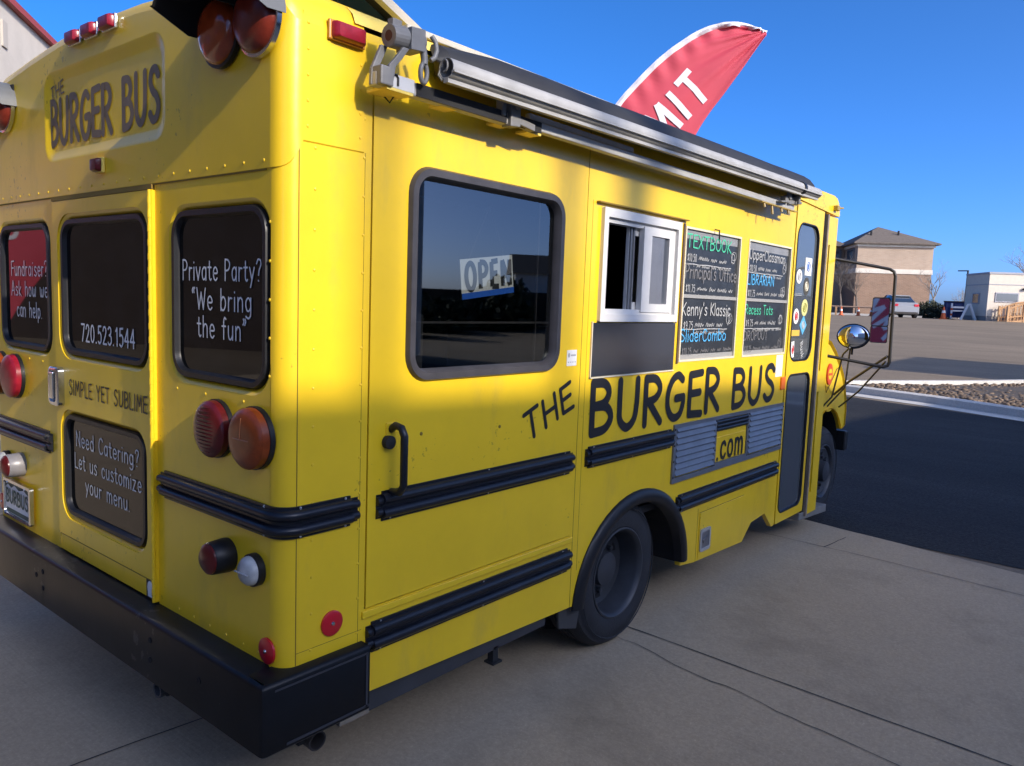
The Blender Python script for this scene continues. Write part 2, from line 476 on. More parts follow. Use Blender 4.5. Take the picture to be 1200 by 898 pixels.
GL = {
    'A': (.66, [S_((.0, 0), (.33, 1), (.66, 0)), S_((.13, .34), (.53, .34))]),
    'B': (.58, [S_((.04, 0), (.04, 1)), C_((.04, 1), (.36, .97), (.49, .78), (.36, .58), (.06, .53)), C_((.06, .53), (.42, .5), (.57, .27), (.40, .05), (.04, 0))]),
    'C': (.58, [C_((.56, .82), (.40, .99), (.18, .92), (.04, .62), (.05, .3), (.20, .04), (.42, .01), (.57, .15))]),
    'D': (.62, [S_((.04, 0), (.04, 1)), C_((.04, 1), (.36, .94), (.58, .68), (.58, .34), (.38, .06), (.04, 0))]),
    'E': (.50, [S_((.5, 1), (.04, .97), (.04, .03), (.52, 0)), S_((.05, .52), (.44, .53))]),
    'F': (.48, [S_((.5, 1), (.04, .97), (.04, 0)), S_((.05, .52), (.42, .53))]),
    'G': (.62, [C_((.56, .88), (.38, .99), (.17, .88), (.03, .58), (.05, .25), (.24, .02), (.48, .06), (.60, .28), (.61, .46)), S_((.34, .46), (.61, .47))]),
    'H': (.60, [S_((.04, 0), (.04, 1)), S_((.56, 0), (.56, 1)), S_((.04, .5), (.56, .5))]),
    'I': (.16, [S_((.08, 0), (.08, 1))]),
    'K': (.54, [S_((.04, 0), (.04, 1)), S_((.52, .98), (.06, .46), (.54, 0))]),
    'L': (.48, [S_((.04, 1), (.04, .02), (.5, 0))]),
    'M': (.76, [S_((.02, 0), (.12, 1), (.38, .34), (.64, 1), (.74, 0))]),
    'N': (.62, [S_((.04, 0), (.04, 1), (.58, 0), (.58, 1))]),
    'O': (.66, [oval(.33, .5, .30, .49)]),
    'P': (.54, [S_((.04, 0), (.04, 1)), C_((.04, 1), (.36, .96), (.52, .75), (.38, .52), (.05, .46))]),
    'R': (.58, [S_((.04, 0), (.04, 1)), C_((.04, 1), (.36, .97), (.52, .76), (.38, .55), (.05, .47)), S_((.16, .47), (.57, 0))]),
    'S': (.54, [C_((.50, .86), (.36, .99), (.15, .95), (.07, .75), (.20, .57), (.40, .45), (.51, .26), (.40, .05), (.18, .0), (.03, .13))]),
    'T': (.58, [S_((.0, .98), (.58, 1)), S_((.29, .98), (.29, 0))]),
    'U': (.62, [C_((.04, 1), (.04, .5), (.07, .18), (.28, .01), (.50, .16), (.57, .5), (.58, 1))]),
    'V': (.60, [S_((.0, 1), (.30, 0), (.60, 1))]),
    'W': (.84, [S_((.0, 1), (.2, 0), (.42, .8), (.64, 0), (.84, 1))]),
    'X': (.56, [S_((.0, 1), (.56, 0)), S_((.56, 1), (.0, 0))]),
    'Y': (.58, [S_((.0, 1), (.29, .5), (.58, 1)), S_((.29, .5), (.29, 0))]),
    'a': (.50, [C_((.44, .5), (.28, .63), (.08, .5), (.04, .26), (.16, .03), (.34, .07), (.45, .25)), S_((.46, .62), (.46, 0))]),
    'b': (.50, [S_((.05, 1), (.05, 0)), C_((.05, .42), (.22, .63), (.42, .53), (.47, .28), (.34, .04), (.16, .02), (.05, .16))]),
    'c': (.46, [C_((.43, .5), (.30, .62), (.10, .54), (.03, .3), (.12, .06), (.30, .0), (.44, .12))]),
    'd': (.50, [S_((.45, 1), (.45, 0)), C_((.45, .42), (.28, .63), (.09, .53), (.03, .28), (.15, .04), (.32, .02), (.45, .16))]),
    'e': (.48, [C_((.05, .33), (.44, .35), (.40, .54), (.24, .63), (.08, .52), (.04, .28), (.14, .06), (.30, .0), (.44, .1))]),
    'f': (.36, [C_((.36, .93), (.24, 1.0), (.16, .86), (.15, .6), (.15, 0)), S_((.0, .6), (.32, .6))]),
    'g': (.50, [C_((.45, .46), (.28, .63), (.09, .53), (.04, .3), (.15, .07), (.32, .06), (.45, .2)), C_((.46, .62), (.46, .0), (.40, -.22), (.22, -.28), (.06, -.2))]),
    'h': (.50, [S_((.05, 1), (.05, 0)), C_((.05, .4), (.22, .62), (.40, .56), (.45, .36), (.45, 0))]),
    'i': (.12, [S_((.06, .62), (.06, 0)), S_((.06, .85), (.06, .87))]),
    'k': (.44, [S_((.05, 1), (.05, 0)), S_((.40, .6), (.07, .26), (.44, 0))]),
    'l': (.12, [S_((.06, 1), (.06, 0))]),
    'm': (.78, [S_((.05, .62), (.05, 0)), C_((.05, .42), (.18, .62), (.34, .56), (.39, .36), (.39, 0)), C_((.39, .42), (.52, .62), (.68, .56), (.73, .36), (.73, 0))]),
    'n': (.50, [S_((.05, .62), (.05, 0)), C_((.05, .42), (.22, .62), (.40, .56), (.45, .36), (.45, 0))]),
    'o': (.50, [oval(.25, .31, .22, .31)]),
    'p': (.50, [S_((.05, .62), (.05, -.28)), C_((.05, .42), (.22, .63), (.42, .53), (.47, .28), (.34, .04), (.16, .02), (.05, .16))]),
    'r': (.34, [S_((.05, .62), (.05, 0)), C_((.05, .38), (.16, .58), (.34, .58))]),
    's': (.42, [C_((.38, .53), (.24, .63), (.08, .55), (.10, .40), (.30, .28), (.38, .14), (.26, .0), (.04, .07))]),
    't': (.36, [C_((.16, .9), (.15, .4), (.17, .1), (.28, .0), (.36, .06)), S_((.0, .62), (.34, .62))]),
    'u': (.50, [C_((.05, .62), (.05, .25), (.14, .03), (.30, .03), (.44, .22)), S_((.45, .62), (.45, 0))]),
    'v': (.46, [S_((.0, .62), (.23, 0), (.46, .62))]),
    'w': (.66, [C_((.03, .62), (.06, .15), (.18, .0), (.31, .18), (.33, .5)), C_((.33, .5), (.35, .18), (.48, .0), (.60, .15), (.63, .62))]),
    'y': (.48, [S_((.02, .62), (.25, .04)), S_((.47, .62), (.25, .04), (.12, -.28))]),
    'z': (.44, [S_((.02, .62), (.42, .62), (.02, 0), (.44, 0))]),
    '0': (.54, [oval(.27, .5, .23, .49)]),
    '1': (.30, [S_((.02, .82), (.18, 1), (.18, 0))]),
    '2': (.52, [C_((.04, .76), (.14, .95), (.34, .97), (.46, .78), (.38, .52), (.04, .01)), S_((.04, .01), (.5, 0))]),
    '3': (.50, [C_((.05, .88), (.22, 1.0), (.42, .9), (.40, .64), (.20, .54)), C_((.20, .54), (.44, .46), (.46, .16), (.24, .0), (.03, .12))]),
    '4': (.54, [S_((.40, 0), (.40, 1), (.02, .32), (.54, .32))]),
    '5': (.50, [S_((.44, 1), (.10, .98), (.07, .58)), C_((.07, .58), (.28, .64), (.46, .46), (.44, .16), (.24, .0), (.04, .1))]),
    '7': (.50, [S_((.02, 1), (.48, 1), (.16, 0))]),
    '9': (.50, [oval(.24, .72, .20, .27), C_((.44, .72), (.42, .3), (.28, .0))]),
    '.': (.14, [S_((.06, .01), (.07, .01))]),
    '$': (.50, [C_((.46, .8), (.26, .9), (.08, .74), (.24, .52), (.42, .34), (.26, .12), (.04, .2)), S_((.25, 1), (.25, 0))]),
    '?': (.46, [C_((.03, .8), (.16, .98), (.38, .95), (.43, .74), (.28, .52), (.22, .28)), S_((.21, .03), (.22, .02))]),
    '\u201c': (.30, [C_((.13, 1.02), (.04, .92), (.06, .78)), C_((.28, 1.02), (.19, .92), (.21, .78))]),
    '\u201d': (.30, [C_((.04, 1.0), (.10, .9), (.02, .74)), C_((.20, 1.0), (.26, .9), (.18, .74))]),
    "'": (.12, [S_((.07, 1.02), (.05, .8))]),
    ' ': (.34, []),
}


def ribbon(mb, pts, w, P, lift, flat=False):
    """flat strip of half-width w with round ends; P(u, v, lift) -> xyz"""
    q = [pts[0]]
    for p in pts[1:]:
        if hypot(p[0] - q[-1][0], p[1] - q[-1][1]) > 1e-5:
            q.append(p)
    if len(q) == 1:
        q.append((q[0][0] + 1e-4, q[0][1]))
    closed = hypot(q[0][0] - q[-1][0], q[0][1] - q[-1][1]) < 1e-4 and len(q) > 3
    if closed:
        q = q[:-1]
    n = len(q)
    lv, rv = [], []
    for i in range(n):
        if closed:
            a, b = q[i - 1], q[(i + 1) % n]
        else:
            a, b = q[max(i - 1, 0)], q[min(i + 1, n - 1)]
        d = hypot(b[0] - a[0], b[1] - a[1]) or 1
        nx, ny = -(b[1] - a[1]) / d, (b[0] - a[0]) / d
        lv.append((q[i][0] + nx * w, q[i][1] + ny * w)); rv.append((q[i][0] - nx * w, q[i][1] - ny * w))
    loop = []
    base = len(mb.v)
    for l, r_ in zip(lv, rv):
        mb.v.append(P(l[0], l[1], lift)); mb.v.append(P(r_[0], r_[1], lift))
    for i in range(n if closed else n - 1):
        j = (i + 1) % n
        mb.f.append([base + 2 * i, base + 2 * i + 1, base + 2 * j + 1, base + 2 * j]); mb.mi.append(mb.cur)
    if not closed and not flat:
        for end, l, r_ in ((q[0], lv[0], rv[0]), (q[-1], rv[-1], lv[-1])):
            a0 = atan2(l[1] - end[1], l[0] - end[0])
            fan = [P(end[0] + w * cos(a0 + pi * k / 6), end[1] + w * sin(a0 + pi * k / 6), lift) for k in range(7)]
            mb.add(fan, [list(range(7))])


def text_mesh(mb, s, O, U, V, N, h, width=None, wt=0.14, gap=0.20, lift=0.0015, centre=False, jitter=0.0, flat=False):
    """stroke lettering: O origin (left end of the baseline), U reading direction, V up, N towards the viewer"""
    O, U, V, N = Vector(O), Vector(U).normalized(), Vector(V).normalized(), Vector(N).normalized()
    tot = sum(GL[c][0] + gap for c in s) - gap
    sx = (width / (tot * h)) if width else 1.0
    u = 0.0
    off = -tot * h * sx / 2 if centre else 0.0
    k = 0
    for c in s:
        adv, strokes = GL[c]
        jy = random.uniform(-jitter, jitter)
        for kind, pts in strokes:
            def P(a, b, li):
                return tuple(O + U * (off + a) + V * b + N * li)
            T = [((u + a) * h * sx, (b + jy) * h) for a, b in pts]
            if kind == 'c':
                ribbon(mb, cr(T), wt * h / 2, P, lift + k * 0.00012, flat); k += 1
            else:
                i = 0
                for i in range(len(T) - 1):
                    ribbon(mb, [T[i], T[i + 1]], wt * h / 2, P, lift + k * 0.00012, flat); k += 1
            k %= 14
        u += adv + gap


def lettering(lines, m, parent, name='lettering', label=None):
    for kw in lines:
        kw = dict(kw)
        txt, h, gap = kw.pop("s"), kw["h"], kw.get("gap", .20)
        adv = lambda q: sum(GL[c][0] + gap for c in q)
        tot = adv(txt) - gap
        sx = kw.pop("width", None)
        sx = sx / (tot * h) if sx else 1.0
        done = ""
        for word in txt.split(" "):
            mb = MB()
            k2 = dict(kw)
            k2["O"] = Vector(kw["O"]) + Vector(kw["U"]).normalized() * adv(done) * h * sx
            text_mesh(mb, word, width=(adv(word) - gap) * h * sx, **k2)
            o = mb.build(name, m, parent, fix=False)
            if label:
                o["label"] = label
            done += word + " "
    return o


SIDE = dict(U=(1, 0, 0), V=(0, 0, 1), N=(0, -1, 0))
REAR = dict(U=(0, -1, 0), V=(0, 0, 1), N=(-1, 0, 0))


# ================================================================== THE SETTING
def ramp(x, y):
    """height of the lot: level around the bus, rising gently to the far side"""
    s = x * cos(radians(12)) + y * sin(radians(12))
    t = min(max((s - 19.0) / 35.0, 0.0), 1.0)
    return 1.46 * (t * t * (3 - 2 * t) * 0.35 + t * 0.65)


def asphalt(name, col, var, fine, rough=0.85, stretch=(1, 1, 1), bump=0.25, spec=0.3, stain=0.3, speck=0.0):
    m = bpy.data.materials.new(name); m.use_nodes = True
    nt = m.node_tree; L = nt.links.new; b = nt.nodes["Principled BSDF"]
    tc = nt.nodes.new("ShaderNodeTexCoord")
    mp = nt.nodes.new("ShaderNodeMapping"); mp.inputs["Scale"].default_value = stretch
    L(tc.outputs["Object"], mp.inputs[0])
    n1 = nt.nodes.new("ShaderNodeTexNoise"); n1.inputs["Scale"].default_value = 0.35; n1.inputs["Detail"].default_value = 8
    n1.inputs["Roughness"].default_value = 0.65
    L(mp.outputs[0], n1.inputs["Vector"])
    n2 = nt.nodes.new("ShaderNodeTexNoise"); n2.inputs["Scale"].default_value = fine; n2.inputs["Detail"].default_value = 3
    L(tc.outputs["Object"], n2.inputs["Vector"])
    r1 = nt.nodes.new("ShaderNodeMapRange"); r1.inputs[1].default_value = .3; r1.inputs[2].default_value = .7
    r1.inputs[3].default_value = 1 - var; r1.inputs[4].default_value = 1 + var
    L(n1.outputs[0], r1.inputs[0])
    r2 = nt.nodes.new("ShaderNodeMapRange"); r2.inputs[1].default_value = .3; r2.inputs[2].default_value = .7
    r2.inputs[3].default_value = 1 - var; r2.inputs[4].default_value = 1 + var
    L(n2.outputs[0], r2.inputs[0])
    mu = nt.nodes.new("ShaderNodeMath"); mu.operation = 'MULTIPLY'
    L(r1.outputs[0], mu.inputs[0]); L(r2.outputs[0], mu.inputs[1])
    vm = nt.nodes.new("ShaderNodeVectorMath"); vm.operation = 'SCALE'
    vm.inputs[0].default_value = col
    L(mu.outputs[0], vm.inputs["Scale"])
    # blotchy stains and scattered pale aggregate
    n3 = nt.nodes.new("ShaderNodeTexNoise"); n3.inputs["Scale"].default_value = 1.1; n3.inputs["Detail"].default_value = 9; n3.inputs["Roughness"].default_value = .72
    L(mp.outputs[0], n3.inputs["Vector"])
    r3 = nt.nodes.new("ShaderNodeMapRange"); r3.inputs[1].default_value = .52; r3.inputs[2].default_value = .72; r3.inputs[3].default_value = 1.0; r3.inputs[4].default_value = 1 - stain
    L(n3.outputs[0], r3.inputs[0])
    n4 = nt.nodes.new("ShaderNodeTexNoise"); n4.inputs["Scale"].default_value = 160; n4.inputs["Detail"].default_value = 2
    L(tc.outputs["Object"], n4.inputs["Vector"])
    r4 = nt.nodes.new("ShaderNodeMapRange"); r4.inputs[1].default_value = .58; r4.inputs[2].default_value = .72; r4.inputs[3].default_value = 1.0; r4.inputs[4].default_value = 1 + speck
    L(n4.outputs[0], r4.inputs[0])
    m34 = nt.nodes.new("ShaderNodeMath"); m34.operation = 'MULTIPLY'
    L(r3.outputs[0], m34.inputs[0]); L(r4.outputs[0], m34.inputs[1])
    v2 = nt.nodes.new("ShaderNodeVectorMath"); v2.operation = 'SCALE'
    L(vm.outputs[0], v2.inputs[0]); L(m34.outputs[0], v2.inputs["Scale"])
    L(v2.outputs[0], b.inputs["Base Color"])
    b.inputs["Specular IOR Level"].default_value = spec
    b.inputs["Roughness"].default_value = rough
    mb2 = nt.nodes.new("ShaderNodeMapping"); mb2.inputs["Scale"].default_value = (90, 4, 1)
    n5 = nt.nodes.new("ShaderNodeTexNoise"); n5.inputs["Scale"].default_value = 1.0; n5.inputs["Detail"].default_value = 3
    L(tc.outputs["Object"], mb2.inputs[0]); L(mb2.outputs[0], n5.inputs["Vector"])
    hs = nt.nodes.new("ShaderNodeMath"); hs.operation = 'ADD'
    L(n2.outputs[0], hs.inputs[0]); L(n5.outputs[0], hs.inputs[1])
    bp = nt.nodes.new("ShaderNodeBump"); bp.inputs["Strength"].default_value = bump; bp.inputs["Distance"].default_value = 0.01
    L(hs.outputs[0], bp.inputs["Height"]); L(bp.outputs[0], b.inputs["Normal"])
    return m


LOT = asphalt("old_grey_asphalt", (0.195, 0.150, 0.100), 0.18, 25, stretch=(1.6, .35, 1), stain=.25)
NEWASP = asphalt("new_black_asphalt", (0.028, 0.027, 0.026), 0.34, 38, rough=0.85, stretch=(2.2, .35, 1), bump=0.5, spec=.15, speck=1.2)
CONC = asphalt("grey_concrete", (0.405, 0.318, 0.212), 0.10, 70, rough=0.9, bump=0.2, stain=.28, speck=.25)
KERBM = asphalt("pale_kerb_concrete", (0.52, 0.49, 0.44), 0.10, 40, rough=0.9, bump=0.1)
SOIL = asphalt("planter_soil", (0.10, 0.08, 0.06), 0.3, 30)

# one ground sheet to the horizon, level by the bus and rising across the lot
gm = MB()
ca, sa = cos(radians(12)), sin(radians(12))
ss = [-900, -60, 19] + [19 + 35 * i / 14 for i in range(1, 15)] + [70, 120, 400, 3500]
tt = [-3000, -200, -60, -30, 0, 30, 60, 200, 3000]
gv = []
for s_ in ss:
    for t_ in tt:
        x, y = s_ * ca - t_ * sa, s_ * sa + t_ * ca
        gv.append((x, y, ramp(x, y)))
gf = []
for i in range(len(ss) - 1):
    for j in range(len(tt) - 1):
        a = i * len(tt) + j
        gf.append((a, a + len(tt), a + len(tt) + 1, a + 1))
gm.add(gv, gf)
struct(gm.build("ground", LOT))

# fresh black asphalt in front of the bus, then the concrete apron it stands on
dm = MB()
dv = [(4.9, -40, .004), (12.6, -40, .004), (12.6, -6, .004), (13.0, -3.2, .004), (13.86, -.31, .004), (14.44, 1.06, .004), (15.0, 2.7, .004),
      (15.6, 4.6, .004), (17.2, 5.2, .004), (18.5, 14, .004), (18.5, 30, .004), (4.9, 30, .004)]
dm.add(dv, [list(range(len(dv)))])
struct(dm.build("asphalt_drive", NEWASP, fix=False))
am = MB()
edge = []
yy = -18.0
while yy <= 12.0:
    edge.append((4.972 + 0.168 * (yy + .05) + 0.012 * noise.noise((yy * 3.1, 0, 0)) + 0.008 * noise.noise((yy * 11, 4, 0)), yy)); yy += 0.12
av = [(-14, -18, .008)] + [(a, b, .008) for a, b in edge] + [(-14, 12, .008)]
am.add(av, [list(range(len(av)))])
struct(am.build("concrete_apron", CONC, fix=False))

# tooled joints and hairline cracks in the apron
JOINT = mat("joint_dirt", (0.055, 0.050, 0.045), rough=0.95)
jm = MB()


def crack(pts, w, amp, step=0.06, seed=0.0):
    P = []
    for (a, b) in zip(pts[:-1], pts[1:]):
        L_ = hypot(b[0] - a[0], b[1] - a[1]); n = max(2, int(L_ / step))
        for i in range(n):
            t = i / n
            nx, ny = -(b[1] - a[1]) / L_, (b[0] - a[0]) / L_
            o = amp * (noise.noise((t * L_ * 2.5 + seed, seed, 0)) + 0.5 * noise.noise((t * L_ * 9 + seed, 3, 0)))
            P.append((a[0] + (b[0] - a[0]) * t + nx * o, a[1] + (b[1] - a[1]) * t + ny * o))
    l, r_ = [], []
    for i in range(len(P)):
        a, b = P[max(i - 1, 0)], P[min(i + 1, len(P) - 1)]
        d = hypot(b[0] - a[0], b[1] - a[1]) or 1
        ww = w * (0.65 + 0.5 * noise.noise((i * 0.37 + seed, 9, 0)))
        l.append((P[i][0] - (b[1] - a[1]) / d * ww, P[i][1] + (b[0] - a[0]) / d * ww, .0115))
        r_.append((P[i][0] + (b[1] - a[1]) / d * ww, P[i][1] - (b[0] - a[0]) / d * ww, .0115))
    n = len(P)
    jm.add(l + r_, [(i, i + 1, n + i + 1, n + i) for i in range(n - 1)])


crack([(2.165, 2.4), (2.16, 0.02), (2.09, -1.6), (2.0, -6)], .0055, .004)
crack([(4.42, 1.4), (4.35, -.66), (4.28, -1.41), (4.1, -5)], .004, .005, seed=5)
crack([(-6, .90), (-.22, .88), (.26, .84), (1.4, .80)], .0055, .004, seed=8)
crack([(4.36, -.19), (4.60, -.215), (4.80, -.235)], .006, .016, seed=2)
crack([(2.02, .1), (1.92, -.43), (1.8, -1.26), (1.66, -2.0), (1.5, -4)], .0035, .05, seed=11)
struct(jm.build("apron_joints", JOINT, fix=False))

# kerbed planter island
front = [(12.2, -8.0), (12.9, -4.2), (13.55, -2.2), (14.62, -.05), (15.32, 1.30), (15.84, 2.75), (16.0, 3.25), (16.45, 3.6), (17.0, 3.6)]
back = [(17.5, 3.35), (20.14, 1.47), (21.6, .45), (23.5, -1.2), (26, -5), (27, -8)]


def offset(pl, d):
    out = []
    for i, p in enumerate(pl):
        a, b = pl[max(i - 1, 0)], pl[min(i + 1, len(pl) - 1)]
        L_ = hypot(b[0] - a[0], b[1] - a[1]); out.append((p[0] - (b[1] - a[1]) / L_ * d, p[1] + (b[0] - a[0]) / L_ * d))
    return out


path = front + back
km = MB()
o0 = offset(path, .06); o1 = offset(path, .0); i1 = offset(path, -.16)
zz = lambda p: ramp(*p)
km.loft([[(p[0], p[1], zz(p) + .0) for p in offset(path, .075)], [(p[0], p[1], zz(p) + .135) for p in o0], [(p[0], p[1], zz(p) + .15) for p in o1],
         [(p[0], p[1], zz(p) + .152) for p in i1], [(p[0], p[1], zz(p) - .05) for p in i1]], closed=False)
# concrete gutter pan along the front
pan0 = offset(front, .55); pan1 = offset(front, .06)
km.loft([[(p[0], p[1], .009) for p in pan0], [(p[0], p[1], .013) for p in pan1]], closed=False)
struct(km.build("kerb", KERBM, smooth=40))
pm = MB()
ins = offset(path, -.15)
pm.add([(p[0], p[1], zz(p) + .055) for p in ins], [list(range(len(ins)))])
struct(pm.build("planter_ground", SOIL, fix=False))

ROCKS = mat("river_rock", (0.145, 0.098, 0.060), rough=0.8, var=0.55, scale=3.3, bump=0.2, bscale=30)
rm = MB()
rng = random.Random(3)


def inside(x, y, poly):
    c = False
    for i in range(len(poly)):
        (x1, y1), (x2, y2) = poly[i - 1], poly[i]
        if (y1 > y) != (y2 > y) and x < (x2 - x1) * (y - y1) / (y2 - y1) + x1:
            c = not c
    return c


cnt = 0
while cnt < 4200:
    x, y = rng.uniform(13.2, 22.5), rng.uniform(-4.0, 3.5)
    if not inside(x, y, offset(path, -.24)):
        continue
    r = rng.uniform(.022, .062) * (1.25 if rng.random() < .15 else 1)
    vs, n, m_ = [], 7, 4
    sx, sy, sz = rng.uniform(.8, 1.4), rng.uniform(.8, 1.3), rng.uniform(.5, .8)
    a0 = rng.random() * 6
    loops = []
    for k in range(m_ + 1):
        th = pi * k / m_
        loops.append([(x + r * sx * max(sin(th), .02) * cos(a0 + 2 * pi * i / n) * rng.uniform(.85, 1.12),
                       y + r * sy * max(sin(th), .02) * sin(a0 + 2 * pi * i / n) * rng.uniform(.85, 1.12),
                       ramp(x, y) + .055 + r * .3 + r * sz * cos(th)) for i in range(n)])
    rm.loft(loops, True, True, True)
    cnt += 1
rocks = rm.build("river_rocks", ROCKS, smooth=60)
rocks["kind"] = "stuff"

# ------------------------------------------------------------------ brick walls
def brick(name, c1, c2, mortar, sc=1.0, axis='x'):
    m = bpy.data.materials.new(name); m.use_nodes = True
    nt = m.node_tree; L = nt.links.new; b = nt.nodes["Principled BSDF"]
    tc = nt.nodes.new("ShaderNodeTexCoord")
    sp = nt.nodes.new("ShaderNodeSeparateXYZ"); L(tc.outputs["Object"], sp.inputs[0])
    ad = nt.nodes.new("ShaderNodeMath"); ad.operation = 'ADD'
    L(sp.outputs[0], ad.inputs[0]); L(sp.outputs[1], ad.inputs[1])
    cb = nt.nodes.new("ShaderNodeCombineXYZ"); L(ad.outputs[0], cb.inputs[0]); L(sp.outputs[2], cb.inputs[1])
    bt = nt.nodes.new("ShaderNodeTexBrick")
    bt.inputs["Scale"].default_value = sc
    bt.inputs["Brick Width"].default_value = .30; bt.inputs["Row Height"].default_value = .10; bt.inputs["Mortar Size"].default_value = .008
    bt.inputs["Color1"].default_value = (*c1, 1); bt.inputs["Color2"].default_value = (*c2, 1); bt.inputs["Mortar"].default_value = (*mortar, 1)
    L(cb.outputs[0], bt.inputs["Vector"])
    n = nt.nodes.new("ShaderNodeTexNoise"); n.inputs["Scale"].default_value = .6; n.inputs["Detail"].default_value = 5
    L(tc.outputs["Object"], n.inputs["Vector"])
    mx = nt.nodes.new("ShaderNodeMix"); mx.data_type = 'RGBA'; mx.blend_type = 'MULTIPLY'; mx.inputs[0].default_value = .35
    L(bt.outputs[0], mx.inputs[6]); L(n.outputs[0], mx.inputs[7])
    L(mx.outputs[2], b.inputs["Base Color"])
    b.inputs["Roughness"].default_value = .9
    return m


BRICKTAN = brick("tan_brick", (0.50, 0.36, 0.25), (0.44, 0.31, 0.21), (0.46, 0.40, 0.33))
DARKBRICK = brick("dark_brown_brick", (0.13, 0.088, 0.062), (0.115, 0.078, 0.055), (0.125, 0.092, 0.07))
BRICKBROWN = brick("brown_brick", (0.33, 0.20, 0.125), (0.27, 0.16, 0.10), (0.34, 0.28, 0.22))
STONE = mat("pale_stone_band", (0.62, 0.55, 0.45), rough=.85, var=.08, scale=3)
SHINGLE = mat("brown_shingle", (0.125, 0.10, 0.08), rough=.9, var=.25, scale=6)
DGLASS = mat("dark_window_glass", (0.03, 0.04, 0.05), rough=.06, spec=.9, coat=.5)
STUCCO = mat("cream_stucco", (0.80, 0.74, 0.65), rough=.9, var=.07, scale=1.2, bump=.12, bscale=25)
REDTRIM = mat("red_roof_trim", (0.30, 0.045, 0.035), rough=.6)
TAUPE = mat("taupe_panel", (0.42, 0.37, 0.31), rough=.8)

# cream building behind the bus on the left
STUCCO2 = mat("warm_white_stucco", (0.50, 0.445, 0.375), rough=.9, var=.10, scale=1.6, bump=.2, bscale=25, dirt=.2, dirt_col=(.35, .30, .25), dscale=2)
t = thing("cream_building", (2.2, 9.75, 0), "cream stucco building with red roof trim rising behind the rear of the bus", "building", radians(54.2))
w = MB().box(-1.0, 14, 0, 3, -.3, 5.40); w.build("wall", STUCCO2, t)
w = MB().box(-1.09, 14.1, -.09, 3.1, 5.40, 5.49); w.build("roof_trim", REDTRIM, t)
w = MB().box(.72, .90, -.025, .05, 4.80, 5.14); w.build("wall_vent", TAUPE, t, bevel=.004)
lb = MB()
text_mesh(lb, "SALON", (1.05, -.001, 4.05), (1, 0, 0), (0, 0, 1), (0, -1, 0), .22, 1.1, .1)
lb = None

# two-storey building to the right behind the camera: its shadow lies over the apron
t = thing("parapet_building", (0, -13.0, 0), "long tan parapet building behind the photographer that shades the apron", "building", radians(-5.6))
w = MB().box(-15, 14.4, -14, 0, -.3, 7.50); w.build("wall", STUCCO, t)
w = MB().box(-15.1, 14.5, -14.1, .08, 7.50, 7.66); w.build("coping", STONE, t)
for vx, vr, vh in ((-.18, .07, 9.6), (.80, .075, 9.2), (1.32, .15, 9.8)):
    w = MB().cyl((vx, -13.2, 7.5), (vx, -13.2, 7.6 + vh), vr, n=14); w.build("mast", TAUPE, t, smooth=40)
t = thing("corner_building", (21.5, -9.0, 0), "tan flat building beside the lot right of the photograph", "building")
w = MB().box(0, 4.6, -3, 0, -.3, 6.6); w.build("wall", STUCCO, t)
w = MB().box(-.1, 4.7, -3.1, .1, 6.6, 6.75); w.build("coping", STONE, t)

# brick wall behind the camera, seen only in the rear glass
t = thing("brown_brick_building", (-15.0, 8.0, 0), "brown brick building reflected in the rear windows of the bus", "building", radians(66))
w = MB().box(-16, 24, 0, 8, -.3, 9.0); w.build("wall", DARKBRICK, t)
w = MB().box(-16.1, 24.1, -.08, 8.1, 9.0, 9.2); w.build("coping", STONE, t)
for k in range(5):
    w = MB().box(-12 + k * 7, -10 + k * 7, -.03, .1, 5.0, 6.8); w.build("window", DGLASS, t)

# low houses and hedge far to the right, seen reflected in the side window
t = thing("gabled_house", (52.0, -38.5, 1.0), "small white gabled house reflected in the big side window", "house", radians(45))
w = MB().box(-3, 3, -2.5, 2.5, -1, 2.9); w.build("wall", mat("white_siding", (0.7, 0.68, 0.64), rough=.8), t)
w = MB().add([(-3.3, -2.9, 2.85), (3.3, -2.9, 2.85), (3.3, 2.9, 2.85), (-3.3, 2.9, 2.85), (-3.3, 0, 4.5), (3.3, 0, 4.5)], [(0, 1, 5, 4), (2, 3, 4, 5), (0, 4, 3), (1, 2, 5)])
w.build("roof", SHINGLE, t)
t = thing("timber_fence", (22.5, -30.0, .2), "long dark timber fence reflected in the big side window", "fence", radians(40))
w = MB().box(-12, 28, -.05, .05, -1, 1.9); w.build("board_panel", mat("dark_fence_wood", (0.07, 0.05, 0.035), rough=.9, var=.3, scale=4), t)

# ------------------------------------------------------------------ far side of the lot
Z0 = 1.46
# brick block with hip roof and a recessed wing
ang = radians(-60)
t = thing("brick_office_building", (71.67, 19.37, Z0), "two-tone brick two-storey building with hip roof beyond the parking lot", "building", ang)
W_ = 6.2
w = MB().box(0, W_, 0, 11, -.6, 3.72); w.build("lower_wall", BRICKBROWN, t)
w = MB().box(-.06, W_ + .06, -.06, 11.06, 3.72, 4.12); w.build("stone_band", STONE, t)
w = MB().box(0, W_, 0, 11, 4.12, 6.02); w.build("upper_wall", BRICKTAN, t)
w = MB().box(-.12, W_ + .12, -.12, 11.1, 6.02, 6.24); w.build("cornice", STONE, t)
w = MB()
e = .45
w.add([(-e, -e, 6.24), (W_ + e, -e, 6.24), (W_ + e, 11.4, 6.24), (-e, 11.4, 6.24), (W_ * .38, 3.2, 8.05), (W_ * .62, 8.5, 8.05),
       (-e, -e, 6.36), (W_ + e, -e, 6.36), (W_ + e, 11.4, 6.36), (-e, 11.4, 6.36)],
      [(0, 1, 7, 6), (1, 2, 8, 7), (2, 3, 9, 8), (3, 0, 6, 9), (6, 7, 4), (7, 8, 5, 4), (8, 9, 5), (9, 6, 4, 5), (3, 2, 1, 0)])
